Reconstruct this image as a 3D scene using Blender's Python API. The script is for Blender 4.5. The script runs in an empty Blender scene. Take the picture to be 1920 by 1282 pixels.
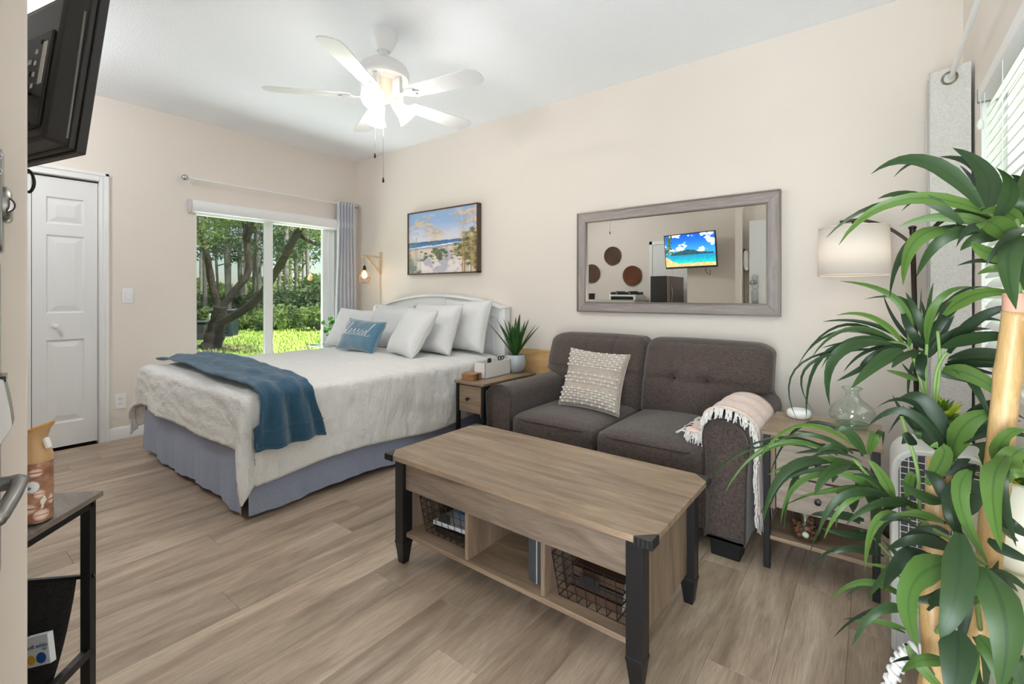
import bpy, bmesh, math, random
from mathutils import Vector, Matrix, noise, Euler
random.seed(7)
PI = math.pi
S = bpy.context.scene
COL = S.collection

# ------------------------------------------------------------------ camera
YAW = math.atan2(680, 876)                 # view axis is this far left of +Y
FPX = 876.0
CAM = Vector((4.83, -3.23, 1.17))
FW = Vector((-math.sin(YAW), math.cos(YAW), 0))
RT = Vector((math.cos(YAW), math.sin(YAW), 0))
cd = bpy.data.cameras.new('camera')
cam = bpy.data.objects.new('camera', cd); COL.objects.link(cam)
cam.location = CAM; cam.rotation_euler = (PI/2, 0, YAW)
cd.sensor_fit = 'HORIZONTAL'; cd.sensor_width = 36; cd.lens = FPX*36/1920
cd.shift_y = -89/1920; cd.clip_start = 0.02; cd.clip_end = 400
S.camera = cam

# ------------------------------------------------------------------ light
S.view_settings.view_transform = 'Standard'
S.view_settings.look = 'None'
S.view_settings.exposure = 0.23
S.view_settings.gamma = 1.0
S.view_settings.use_curve_mapping = False
S.cycles.use_denoising = True
S.cycles.max_bounces = 10
S.cycles.diffuse_bounces = 6
S.cycles.glossy_bounces = 6
S.cycles.transparent_max_bounces = 24
S.cycles.sample_clamp_indirect = 6
S.cycles.caustics_reflective = False
S.cycles.caustics_refractive = False
w = bpy.data.worlds.new('sky'); S.world = w; w.use_nodes = True
wn = w.node_tree.nodes; wl = w.node_tree.links
bg = wn['Background']
sky = wn.new('ShaderNodeTexSky'); sky.sky_type = 'NISHITA'
sky.sun_disc = False; sky.sun_elevation = math.radians(52); sky.sun_rotation = math.radians(70)
sky.altitude = 0; sky.air_density = 1.0; sky.dust_density = .8; sky.ozone_density = 1.0
wl.new(sky.outputs[0], bg.inputs[0]); bg.inputs[1].default_value = 0.15
SUN = bpy.data.lights.new('sun', 'SUN'); SUN.energy = 15.0; SUN.angle = math.radians(3); SUN.color = (1, .96, .88)
so = bpy.data.objects.new('sun', SUN); COL.objects.link(so); so.rotation_euler = Euler((math.radians(-10), math.radians(33), 0))
def area(name, loc, rot, sx, sy, power, col=(1, 1, 1)):
    l = bpy.data.lights.new(name, 'AREA'); l.shape = 'RECTANGLE'; l.size = sx; l.size_y = sy; l.energy = power; l.color = col
    o = bpy.data.objects.new(name, l); COL.objects.link(o); o.location = loc; o.rotation_euler = rot
    return o
area('doorway_daylight', (4.80, -3.85, .95), (math.radians(120), 0, math.radians(16)), .75, 1.5, 70, (.87, .94, 1))
area('side_window_daylight', (5.52, -1.22, 1.45), (0, math.radians(90), 0), 1.15, 1.45, 12, (.9, .96, 1))
area('added_window_fill', (-.95, -.98, -.06), (0, math.radians(-148), 0), 1.6, 1.6, 140, (.95, .99, 1))  # added fill outside the window, aimed upward to brighten the ceiling
def point(name, loc, power, r, col):
    l = bpy.data.lights.new(name, 'POINT'); l.energy = power; l.shadow_soft_size = r; l.color = col
    o = bpy.data.objects.new(name, l); COL.objects.link(o); o.location = loc
    return o
point('added_room_fill', (0.95, -3.30, 2.47), 34, .10, (.95, .98, 1))  # added unseen lamp brightening the left side and ceiling; no fixture exists

# ------------------------------------------------------------------ measuring helpers: photograph position + a known distance or plane -> place in the room
def at(px, py, d):
    return CAM + d*(FW + RT*((px-960)/FPX) + Vector((0, 0, (552-py)/FPX)))
def _ray(px, py): return FW + RT*((px-960)/FPX) + Vector((0, 0, (552-py)/FPX))
def atY(px, py, y): r = _ray(px, py); return CAM + r*((y-CAM.y)/r.y)
def atX(px, py, x): r = _ray(px, py); return CAM + r*((x-CAM.x)/r.x)
def atZ(px, py, z): r = _ray(px, py); return CAM + r*((z-CAM.z)/r.z)

# ------------------------------------------------------------------ materials
def lin(c):
    return tuple(((x/255)/12.92 if x/255 <= .04045 else ((x/255+.055)/1.055)**2.4) for x in c)
MATS = {}
def newmat(name):
    m = bpy.data.materials.new(name); m.use_nodes = True; MATS[name] = m
    nt = m.node_tree; return m, nt.nodes, nt.links, nt.nodes['Principled BSDF']
def mixc(n, l, a, b, fac, blend='MIX'):
    x = n.new('ShaderNodeMix'); x.data_type = 'RGBA'; x.blend_type = blend
    for s, v in ((6, a), (7, b)):
        if isinstance(v, tuple): x.inputs[s].default_value = (*v[:3], 1)
        else: l.new(v, x.inputs[s])
    if isinstance(fac, (int, float)): x.inputs[0].default_value = fac
    else: l.new(fac, x.inputs[0])
    return x.outputs[2]
def math_(n, l, op, a, b=None):
    x = n.new('ShaderNodeMath'); x.operation = op
    for i, v in enumerate((a, b)):
        if v is None: continue
        if isinstance(v, (int, float)): x.inputs[i].default_value = v
        else: l.new(v, x.inputs[i])
    return x.outputs[0]
def coords(n, l, scale=(1, 1, 1), rnd=0.0, rot=(0, 0, 0)):
    tc = n.new('ShaderNodeTexCoord'); mp = n.new('ShaderNodeMapping')
    mp.inputs['Scale'].default_value = scale; mp.inputs['Rotation'].default_value = rot
    src = tc.outputs['Object']
    if rnd:
        oi = n.new('ShaderNodeObjectInfo'); ad = n.new('ShaderNodeVectorMath'); ad.operation = 'ADD'
        sc = n.new('ShaderNodeVectorMath'); sc.operation = 'SCALE'; sc.inputs[0].default_value = (31, 17, 23)
        l.new(oi.outputs['Random'], sc.inputs['Scale']); l.new(src, ad.inputs[0]); l.new(sc.outputs[0], ad.inputs[1]); src = ad.outputs[0]
    l.new(src, mp.inputs['Vector']); return mp.outputs[0]
def noise_(n, l, vec, scale, detail=3, rough=.5, dist=0):
    t = n.new('ShaderNodeTexNoise'); t.inputs['Scale'].default_value = scale; t.inputs['Detail'].default_value = detail
    t.inputs['Roughness'].default_value = rough; t.inputs['Distortion'].default_value = dist
    l.new(vec, t.inputs['Vector']); return t.outputs['Fac']
def ramp(n, l, fac, stops):
    r = n.new('ShaderNodeValToRGB'); e = r.color_ramp.elements
    while len(e) > 1: e.remove(e[-1])
    e[0].position = stops[0][0]; e[0].color = (*stops[0][1], 1)
    for p, c in stops[1:]:
        k = e.new(p); k.color = (*c, 1)
    l.new(fac, r.inputs[0]); return r.outputs[0]
def bump(n, l, b, h, strength, dist=.01):
    x = n.new('ShaderNodeBump'); x.inputs['Strength'].default_value = strength; x.inputs['Distance'].default_value = dist
    l.new(h, x.inputs['Height']); l.new(x.outputs[0], b.inputs['Normal'])
def plain(name, c, rough=.5, metal=0, var=.06, vs=6, bs=0, bscale=60, bd=.004, spec=.5, coat=0, sheen=0, emit=0):
    m, n, l, b = newmat(name); c = lin(c)
    v = coords(n, l); f = noise_(n, l, v, vs, 4)
    lo = tuple(x*(1-var) for x in c); hi = tuple(min(1, x*(1+var)) for x in c)
    l.new(mixc(n, l, lo, hi, f), b.inputs['Base Color'])
    b.inputs['Roughness'].default_value = rough; b.inputs['Metallic'].default_value = metal
    b.inputs['Specular IOR Level'].default_value = spec; b.inputs['Coat Weight'].default_value = coat
    b.inputs['Sheen Weight'].default_value = sheen
    if emit:
        b.inputs['Emission Color'].default_value = (*c, 1); b.inputs['Emission Strength'].default_value = emit
    if bs: bump(n, l, b, noise_(n, l, v, bscale, 4, .6), bs, bd)
    return m
def wood(name, cols, axis='Y', rough=.5, scale=1.0, rnd=True, tone=.0, stretch=9, knots=False):
    m, n, l, b = newmat(name)
    s = {'X': (1, stretch, stretch), 'Y': (stretch, 1, stretch), 'Z': (stretch, stretch, 1)}[axis]
    v = coords(n, l, tuple(x*scale for x in s), 1.0 if rnd else 0)
    f1 = noise_(n, l, v, 1.6, 6, .62, .9)
    f2 = noise_(n, l, v, 9, 4, .6, .3)
    c = ramp(n, l, f1, [(.28, lin(cols[0])), (.48, lin(cols[1])), (.70, lin(cols[2]))])
    c = mixc(n, l, c, tuple(x*.72 for x in lin(cols[0])), math_(n, l, 'MULTIPLY', math_(n, l, 'POWER', f2, 2.0), .55))
    vf = coords(n, l, tuple(x*scale*(.3 if x == 1 else 1) for x in s), 1.0 if rnd else 0)
    f3 = noise_(n, l, vf, 44, 3, .65, .25)
    c = mixc(n, l, c, tuple(x*.55 for x in lin(cols[0])), math_(n, l, 'MULTIPLY', ramp(n, l, f3, [(.42, (0, 0, 0)), (.68, (1, 1, 1))]), .36))
    if knots:
        v2 = coords(n, l, tuple((.55 if x == 1 else 1.6)*scale for x in s), 1.0)
        vo = n.new('ShaderNodeTexVoronoi'); vo.inputs['Scale'].default_value = .9; l.new(v2, vo.inputs['Vector'])
        k = math_(n, l, 'SUBTRACT', 1, math_(n, l, 'MULTIPLY', vo.outputs['Distance'], 9)); k = math_(n, l, 'MAXIMUM', k, 0)
        c = mixc(n, l, c, tuple(x*.35 for x in lin(cols[0])), math_(n, l, 'MULTIPLY', k, .8))
    if tone:
        oi = n.new('ShaderNodeObjectInfo')
        g = math_(n, l, 'ADD', math_(n, l, 'MULTIPLY', oi.outputs['Random'], tone*2), 1-tone)
        hs = n.new('ShaderNodeHueSaturation'); l.new(g, hs.inputs['Value']); l.new(c, hs.inputs['Color']); c = hs.outputs[0]
    l.new(c, b.inputs['Base Color']); b.inputs['Roughness'].default_value = rough
    bump(n, l, b, f2, .12, .003)
    return m
def fabric(name, c, c2=None, scale=420, rough=.9, sheen=.2, wr=0, wrs=9, mott=.1, bs=.35, bd=.006):
    m, n, l, b = newmat(name); c = lin(c); c2 = lin(c2) if c2 else tuple(x*.6 for x in c)
    v = coords(n, l); v3 = coords(n, l, (1, 1, .15)); v4 = coords(n, l, (.15, .15, 1))
    f = math_(n, l, 'MULTIPLY', math_(n, l, 'ADD', noise_(n, l, v3, scale, 2), noise_(n, l, v4, scale, 2)), .5)
    g = noise_(n, l, v, 5, 4)
    col = mixc(n, l, c2, c, ramp(n, l, f, [(.38, (0, 0, 0)), (.6, (1, 1, 1))]))
    col = mixc(n, l, col, tuple(min(1, x*1.25) for x in c), math_(n, l, 'MULTIPLY', g, mott))
    l.new(col, b.inputs['Base Color']); b.inputs['Roughness'].default_value = rough; b.inputs['Sheen Weight'].default_value = sheen
    b.inputs['Specular IOR Level'].default_value = .2
    h = f
    if wr:
        k = noise_(n, l, coords(n, l, (.6, 1.7, 1)), wrs, 5, .6, .6)
        h = math_(n, l, 'ADD', math_(n, l, 'MULTIPLY', f, .25), math_(n, l, 'MULTIPLY', k, wr))
    bump(n, l, b, h, bs, bd)
    return m
def clear_glass(name, tint=(1, 1, 1), refl=.06, rough=0.0):
    m = bpy.data.materials.new(name); m.use_nodes = True; MATS[name] = m
    n = m.node_tree.nodes; l = m.node_tree.links; n.remove(n['Principled BSDF'])
    t = n.new('ShaderNodeBsdfTransparent'); t.inputs[0].default_value = (*tint, 1)
    g = n.new('ShaderNodeBsdfGlossy'); g.inputs['Roughness'].default_value = rough
    lw = n.new('ShaderNodeLayerWeight'); lw.inputs['Blend'].default_value = .35
    mx = n.new('ShaderNodeMixShader')
    f = math_(n, l, 'ADD', math_(n, l, 'MULTIPLY', math_(n, l, 'POWER', lw.outputs['Facing'], 3.0), .55), refl)
    l.new(f, mx.inputs[0]); l.new(t.outputs[0], mx.inputs[1]); l.new(g.outputs[0], mx.inputs[2])
    l.new(mx.outputs[0], n['Material Output'].inputs[0]); return m
def glow(name, c, strength, base=None):
    m, n, l, b = newmat(name)
    b.inputs['Base Color'].default_value = (*lin(base or c), 1)
    b.inputs['Emission Color'].default_value = (*lin(c), 1); b.inputs['Emission Strength'].default_value = strength
    b.inputs['Roughness'].default_value = .5
    nz = noise_(n, l, coords(n, l), 40, 2); r = math_(n, l, 'ADD', math_(n, l, 'MULTIPLY', nz, .1), .4); l.new(r, b.inputs['Roughness'])
    return m
def translucent(name, c, weave=0, trans=.5, rough=.8):
    m = bpy.data.materials.new(name); m.use_nodes = True; MATS[name] = m
    n = m.node_tree.nodes; l = m.node_tree.links; n.remove(n['Principled BSDF']); c = lin(c)
    d = n.new('ShaderNodeBsdfDiffuse'); t = n.new('ShaderNodeBsdfTranslucent'); mx = n.new('ShaderNodeMixShader'); mx.inputs[0].default_value = trans
    v = coords(n, l, (1, 1, 4)); f = noise_(n, l, v, weave or 30, 3)
    col = mixc(n, l, tuple(x*(.86 if weave else .97) for x in c), c, f)
    l.new(col, d.inputs[0]); l.new(col, t.inputs[0]); l.new(d.outputs[0], mx.inputs[1]); l.new(t.outputs[0], mx.inputs[2])
    l.new(mx.outputs[0], n['Material Output'].inputs[0]); return m
def leafmat(name, c, c2, mid, trans=.3, rough=.42):
    """leaf: colour across the blade from the mesh's own UV (midrib line), tone per leaf"""
    m, n, l, b = newmat(name)
    oi = n.new('ShaderNodeObjectInfo'); uv = n.new('ShaderNodeUVMap'); sp = n.new('ShaderNodeSeparateXYZ'); l.new(uv.outputs[0], sp.inputs[0])
    base = mixc(n, l, lin(c), lin(c2), oi.outputs['Random'])
    nz = noise_(n, l, coords(n, l), 60, 3); base = mixc(n, l, base, tuple(x*.7 for x in lin(c)), math_(n, l, 'MULTIPLY', nz, .35))
    d = math_(n, l, 'ABSOLUTE', math_(n, l, 'SUBTRACT', sp.outputs[0], .5))
    k = math_(n, l, 'LESS_THAN', d, .055)
    l.new(mixc(n, l, base, lin(mid), math_(n, l, 'MULTIPLY', k, .7)), b.inputs['Base Color'])
    b.inputs['Roughness'].default_value = rough; b.inputs['Specular IOR Level'].default_value = .35
    tr = n.new('ShaderNodeBsdfTranslucent'); l.new(base, tr.inputs[0]); mx = n.new('ShaderNodeMixShader'); mx.inputs[0].default_value = trans
    l.new(b.outputs[0], mx.inputs[1]); l.new(tr.outputs[0], mx.inputs[2]); l.new(mx.outputs[0], n['Material Output'].inputs[0])
    return m
def printmat(name, emit=0, rough=.6):
    """flat print: colour from the sheet's own colour attribute"""
    m, n, l, b = newmat(name)
    a = n.new('ShaderNodeVertexColor'); a.layer_name = 'print'
    l.new(a.outputs[0], b.inputs['Base Color']); b.inputs['Roughness'].default_value = rough
    if emit:
        l.new(a.outputs[0], b.inputs['Emission Color']); b.inputs['Emission Strength'].default_value = emit
        b.inputs['Base Color'].default_value = (0, 0, 0, 1)
    else: bump(n, l, b, noise_(n, l, coords(n, l), 180, 3), .15, .002)
    return m

wall_m = plain('wall_paint', (230, 221, 212), .85, var=.015, vs=3, bs=.06, bscale=140, bd=.002)
ceil_m = plain('ceiling_paint', (247, 250, 255), .9, var=.01, bs=.55, bscale=70, bd=.006)
white_m = plain('white_gloss_paint', (236, 236, 236), .38, var=.012, bs=.03, bscale=40)
door_m = plain('white_door_paint', (230, 230, 230), .42, var=.012, bs=.05, bscale=90, bd=.001)
whitewood_m = plain('white_painted_wood', (238, 238, 238), .4, var=.015)
plank_m = wood('oak_plank', ((138, 119, 102), (178, 158, 138), (208, 190, 169)), 'Y', .38, .85, tone=.14, stretch=8, knots=True)
table_m = wood('greige_oak', ((117, 97, 80), (150, 128, 106), (181, 158, 132)), 'X', .45, 1.1, tone=.03, stretch=9)
apron_m = wood('greige_oak_apron', ((98, 84, 72), (130, 114, 99), (158, 141, 124)), 'X', .5, 1.3, stretch=9)
tableY_m = wood('greige_oak_deepwise', ((117, 97, 80), (150, 128, 106), (181, 158, 132)), 'Y', .45, 1.1, stretch=9)
tableZ_m = wood('greige_oak_upright', ((104, 87, 72), (136, 116, 97), (164, 142, 120)), 'Z', .45, 1.1, stretch=9)
mirrorwood_m = wood('grey_washed_wood', ((138, 126, 122), (160, 149, 146), (178, 168, 164)), 'X', .5, 2.5, stretch=14)
mirrorwoodZ_m = wood('grey_washed_wood_upright', ((138, 126, 122), (160, 149, 146), (178, 168, 164)), 'Z', .5, 2.5, stretch=14)
pine_m = wood('pale_pine', ((196, 152, 96), (220, 180, 124), (232, 198, 148)), 'X', .5, 1.2, stretch=10)
lightwood_m = wood('light_beech', ((206, 178, 142), (222, 198, 164), (234, 214, 184)), 'Z', .5, 2, stretch=8)
walnut_m = wood('walnut', ((60, 42, 32), (84, 60, 46), (104, 78, 60)), 'Z', .45, 2, stretch=10)
acacia_m = wood('acacia', ((118, 78, 44), (164, 118, 74), (196, 152, 104)), 'X', .45, 6, stretch=6)
black_m = plain('black_metal', (27, 27, 29), .42, .2, var=.1, bs=.06, bscale=300, bd=.001)
blackplastic_m = plain('black_plastic', (38, 37, 36), .48, var=.06, bs=.05, bscale=200, bd=.001)
iron_m = plain('dark_bracket_metal', (66, 62, 58), .45, .5, var=.1)
chrome_m = plain('chrome', (190, 190, 192), .16, 1, var=.03)
satin_m = plain('satin_nickel', (150, 149, 147), .3, 1, var=.04, bs=.03, bscale=300)
bronze_m = plain('oil_rubbed_bronze', (58, 48, 42), .42, .7, var=.1)
sofa_m = fabric('brown_linen', (92, 80, 74), (56, 48, 45), 380, .92, .25, mott=.12)
piping_m = fabric('brown_piping', (66, 55, 49), (44, 37, 33), 300)
duvet_m = fabric('white_crinkle_cotton', (240, 239, 236), (228, 227, 224), 500, .9, .15, wr=1.0, wrs=17, bs=.7, bd=.022)
pillow_m = fabric('white_cotton', (230, 230, 230), (216, 216, 216), 500, .9, .15, wr=.8, wrs=7, bs=.3, bd=.012)
skirt_m = fabric('slate_blue_cotton', (156, 164, 186), (138, 146, 168), 420, .9, .15, wr=.5, wrs=6, bs=.2)
throw_m = fabric('blue_plush', (46, 86, 110), (32, 68, 92), 900, .7, .35, wr=1, wrs=16, mott=.7, bs=.7, bd=.012)
velvet_m = fabric('blue_velvet', (84, 124, 146), (62, 100, 122), 120, .6, .9, wr=.7, wrs=9, mott=.4, bs=.3)
curt_m = fabric('pale_grey_curtain', (216, 218, 226), (198, 200, 208), 260, .9, .1, bs=.25)
curtR_m = fabric('oatmeal_curtain', (216, 214, 210), (196, 193, 188), 420, .9, .1, bs=.3)
cush_m = fabric('oatmeal_weave', (188, 176, 164), (160, 148, 136), 300, .95, .2)
yarn_m = plain('cream_yarn', (226, 220, 212), .95, var=.05, bs=.5, bscale=300)
pink_m = fabric('blush_plush', (230, 206, 194), (214, 186, 174), 200, .95, .5)
fringe_m = plain('white_fringe', (238, 234, 230), .95, var=.04, bs=.4, bscale=300)
mesh_m = fabric('black_mesh_fabric', (44, 42, 40), (22, 21, 20), 500, .9, .1)
ceram_m = plain('white_ceramic', (232, 232, 230), .22, var=.02)
potblue_m = plain('grey_blue_glaze', (186, 196, 202), .35, var=.14, vs=14)
greypot_m = plain('grey_plastic_pot', (150, 148, 150), .5)
cream_m = plain('cream_lacquer', (226, 224, 206), .35, var=.02)
soil_m = plain('dark_soil', (48, 38, 30), .95, var=.3, vs=60, bs=.8, bscale=120)
cane_m = wood('bamboo_cane', ((170, 134, 84), (192, 158, 106), (206, 176, 128)), 'Z', .45, 3, stretch=6)
pinkwood_m = plain('cut_stem_pink', (190, 146, 128), .7, var=.08)
glass_m = clear_glass('window_glass', (.97, .985, .97), .03)
screen_m = clear_glass('screened_window_glass', (.78, .80, .80), .03)
tabglass_m = clear_glass('table_glass', (.94, .98, .96), .015)
jar_m = clear_glass('jar_glass', (.92, .96, .93), .11)
# ------------------------------------------------------------------ mesh helpers
WM = {}
def tag(o, label=None, cat=None, group=None, kind=None):
    if label: o['label'] = label
    if cat: o['category'] = cat
    if group: o['group'] = group
    if kind: o['kind'] = kind
    return o
def empty(name, loc, label=None, cat=None, group=None, rz=0.0):
    o = bpy.data.objects.new(name, None); COL.objects.link(o); o.empty_display_size = .05
    o.location = loc; o.rotation_euler = (0, 0, rz)
    WM[o] = Matrix.Translation(Vector(loc)) @ Matrix.Rotation(rz, 4, 'Z')
    return tag(o, label, cat, group)
class MB:
    def __init__(s): s.v = []; s.f = []; s.uv = None
    def add(s, vs, fs):
        k = len(s.v); s.v += [Vector(p) for p in vs]; s.f += [tuple(i+k for i in q) for q in fs]; return s
    def box(s, a, b, M=None):
        (x0, y0, z0), (x1, y1, z1) = a, b
        p = [Vector(q) for q in ((x0,y0,z0),(x1,y0,z0),(x1,y1,z0),(x0,y1,z0),(x0,y0,z1),(x1,y0,z1),(x1,y1,z1),(x0,y1,z1))]
        if M is not None: p = [M @ q for q in p]
        return s.add(p, [(0,3,2,1),(4,5,6,7),(0,1,5,4),(1,2,6,5),(2,3,7,6),(3,0,4,7)])
    def cbox(s, c, d, M=None):
        c = Vector(c); h = Vector(d)/2
        return s.box(c-h, c+h, M)
    def prism(s, pts, z0, z1, M=None):
        n = len(pts); a = [Vector((p[0], p[1], z0)) for p in pts]+[Vector((p[0], p[1], z1)) for p in pts]
        if M is not None: a = [M @ q for q in a]
        return s.add(a, [tuple(range(n-1, -1, -1)), tuple(range(n, 2*n))]+[(i, (i+1) % n, n+(i+1) % n, n+i) for i in range(n)])
    def grid(s, fn, nu, nv, wu=False, wv=False, flip=False, uv=False):
        k = len(s.v); mu = nu if wu else nu+1; mv = nv if wv else nv+1
        for i in range(mu):
            for j in range(mv): s.v.append(Vector(fn(i/nu, j/nv)))
        for i in range(nu):
            for j in range(nv):
                a = k+i*mv+j; b = k+((i+1) % mu)*mv+j; c = k+((i+1) % mu)*mv+(j+1) % mv; d = k+i*mv+(j+1) % mv
                s.f.append((a, d, c, b) if flip else (a, b, c, d))
        return s
    def tube(s, path, r, n=6, closed=False, cap=True):
        P = [Vector(p) for p in path]; m = len(P); k = len(s.v)
        R_ = r if isinstance(r, (list, tuple)) else [r]*m
        t0 = (P[1]-P[0]).normalized(); up = Vector((0, 0, 1)) if abs(t0.z) < .9 else Vector((1, 0, 0))
        nrm = t0.cross(up).normalized()
        for i in range(m):
            if closed: t = (P[(i+1) % m]-P[i-1])
            else: t = P[min(i+1, m-1)]-P[max(i-1, 0)]
            if t.length < 1e-9: t = Vector((0, 0, 1))
            t.normalize(); nrm = nrm-t*nrm.dot(t)
            if nrm.length < 1e-6: nrm = t.orthogonal()
            nrm.normalize(); bn = t.cross(nrm)
            for j in range(n):
                a = 2*PI*j/n; s.v.append(P[i]+(nrm*math.cos(a)+bn*math.sin(a))*R_[i])
        for i in range(m if closed else m-1):
            for j in range(n):
                a = k+i*n+j; b = k+i*n+(j+1) % n; c = k+((i+1) % m)*n+(j+1) % n; d = k+((i+1) % m)*n+j
                s.f.append((a, b, c, d))
        if cap and not closed:
            s.f.append(tuple(k+j for j in range(n-1, -1, -1))); s.f.append(tuple(k+(m-1)*n+j for j in range(n)))
        return s
    def lathe(s, prof, n=20, M=None, c=(0, 0, 0)):
        k = len(s.v); c = Vector(c)
        for r, z in prof:
            for j in range(n):
                a = 2*PI*j/n; p = Vector((r*math.cos(a), r*math.sin(a), z))
                s.v.append((M @ p if M is not None else p)+c)
        for i in range(len(prof)-1):
            for j in range(n):
                s.f.append((k+i*n+j, k+i*n+(j+1) % n, k+(i+1)*n+(j+1) % n, k+(i+1)*n+j))
        if prof[0][0] > 1e-6: s.f.append(tuple(k+j for j in range(n-1, -1, -1)))
        if prof[-1][0] > 1e-6: s.f.append(tuple(k+(len(prof)-1)*n+j for j in range(n)))
        return s
    def ball(s, c, r, n=8, sq=(1, 1, 1)):
        m = max(4, n//2); c = Vector(c)
        return s.grid(lambda u, v: c+Vector((r*sq[0]*math.sin(PI*(.02+.96*v))*math.cos(2*PI*u), r*sq[1]*math.sin(PI*(.02+.96*v))*math.sin(2*PI*u), -r*sq[2]*math.cos(PI*(.02+.96*v)))), n, m, wu=True, flip=True)
    def soft(s, c, d, r, bulge=(0, 0, 0), n=8, M=None, fn=None):
        """box with rounded edges and puffed faces"""
        c = Vector(c); h = Vector(d)/2; fs = []
        for ax in range(3):
            for sg in (-1, 1):
                a1, a2 = (ax+1) % 3, (ax+2) % 3
                def f(u, v, ax=ax, sg=sg, a1=a1, a2=a2):
                    q = [0, 0, 0]; q[ax] = sg; q[a1] = u*2-1; q[a2] = v*2-1
                    # spread samples to the edges
                    q = [math.copysign(abs(t)**.8, t) for t in q]
                    p = Vector((q[0]*h.x, q[1]*h.y, q[2]*h.z))
                    core = Vector([max(-(h[i]-r), min(h[i]-r, p[i])) for i in range(3)])
                    dv = p-core
                    if dv.length > 1e-9: p = core+dv.normalized()*r
                    for i in range(3):
                        if bulge[i]:
                            o1, o2 = (i+1) % 3, (i+2) % 3
                            p[i] += math.copysign(1, q[i])*bulge[i]*(1-q[o1]**2)*(1-q[o2]**2)*min(1, abs(q[i])*1.2)
                    if fn: p = fn(p)
                    p = p+c
                    return M @ p if M is not None else p
                s.grid(f, n, n, flip=(sg < 0))
        return s
    def build(s, name, mat, parent=None, smooth=35, bevel=0, seg=2, world=True, weld=0, kind=None, sub=0, origin=None):
        me = bpy.data.meshes.new(name); v = s.v
        loc = None
        if parent is None and world:
            if origin is None:
                xs = [p.x for p in v]; ys = [p.y for p in v]; zs = [p.z for p in v]
                loc = Vector(((min(xs)+max(xs))/2, (min(ys)+max(ys))/2, min(zs)))
            else: loc = Vector(origin)
            v = [p-loc for p in v]
        me.from_pydata([tuple(p) for p in v], [], s.f); me.update()
        if weld:
            bm = bmesh.new(); bm.from_mesh(me); bmesh.ops.remove_doubles(bm, verts=bm.verts, dist=weld); bm.to_mesh(me); bm.free()
        if s.uv:
            ul = me.uv_layers.new(name='UVMap')
            for lp in me.loops: ul.data[lp.index].uv = s.uv[lp.vertex_index]
        if smooth:
            for p in me.polygons: p.use_smooth = True
            if smooth < 180: me.set_sharp_from_angle(angle=math.radians(smooth))
        me.materials.append(mat)
        o = bpy.data.objects.new(name, me); COL.objects.link(o)
        if parent is not None:
            o.parent = parent
            if world: o.matrix_parent_inverse = WM[parent].inverted(); WM[o] = Matrix.Identity(4)
            else: WM[o] = WM[parent].copy()
        elif loc is not None: o.location = loc; WM[o] = Matrix.Translation(loc)
        if bevel:
            md = o.modifiers.new('bevel', 'BEVEL'); md.width = bevel; md.segments = seg; md.limit_method = 'ANGLE'; md.angle_limit = math.radians(40)
            if smooth: md.harden_normals = False
        if sub:
            md = o.modifiers.new('sub', 'SUBSURF'); md.levels = sub; md.render_levels = sub
        if kind: o['kind'] = kind
        return o
def share(o, name, parent, world_matrix=None):
    """another part with the same mesh"""
    c = bpy.data.objects.new(name, o.data); COL.objects.link(c); c.parent = parent
    c.matrix_parent_inverse = WM[parent].inverted()
    for md in o.modifiers:
        if md.type == 'BEVEL':
            k = c.modifiers.new('bevel', 'BEVEL'); k.width = md.width; k.segments = md.segments; k.limit_method = 'ANGLE'; k.angle_limit = md.angle_limit
    if world_matrix is not None: c.matrix_basis = world_matrix
    WM[c] = world_matrix if world_matrix is not None else Matrix.Identity(4)
    return c
def bx(name, a, b, mat, parent=None, bevel=.003, kind=None):
    return MB().box(a, b).build(name, mat, parent, smooth=35 if bevel else 0, bevel=bevel, kind=kind)
def smoothpath(pts, n=6):
    P = [Vector(p) for p in pts]; out = []
    for i in range(len(P)-1):
        p0 = P[max(i-1, 0)]; p1 = P[i]; p2 = P[i+1]; p3 = P[min(i+2, len(P)-1)]
        for k in range(n):
            t = k/n
            out.append(.5*((2*p1)+(p2-p0)*t+(2*p0-5*p1+4*p2-p3)*t*t+(3*p1-p0-3*p2+p3)*t**3))
    out.append(P[-1]); return out
def fnoise(p, s, o=3): return noise.fractal(Vector(p)*s, 1.0, 2.0, o)
def sheet(name, w_, h_, nx, ny, colfn, mat, parent, M):
    """a flat printed sheet, colour per vertex"""
    me = bpy.data.meshes.new(name); vs = []; fs = []
    for j in range(ny+1):
        for i in range(nx+1): vs.append(tuple(M @ Vector(((i/nx-.5)*w_, 0, (j/ny-.5)*h_))))
    for j in range(ny):
        for i in range(nx):
            a = j*(nx+1)+i; fs.append((a, a+1, a+nx+2, a+nx+1))
    me.from_pydata(vs, [], fs); me.update()
    ca = me.color_attributes.new('print', 'FLOAT_COLOR', 'POINT')
    for j in range(ny+1):
        for i in range(nx+1): ca.data[j*(nx+1)+i].color = (*lin(colfn(i/nx, j/ny)), 1)
    me.materials.append(mat)
    o = bpy.data.objects.new(name, me); COL.objects.link(o); o.parent = parent
    o.matrix_parent_inverse = WM[parent].inverted(); WM[o] = Matrix.Identity(4)
    return o
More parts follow.
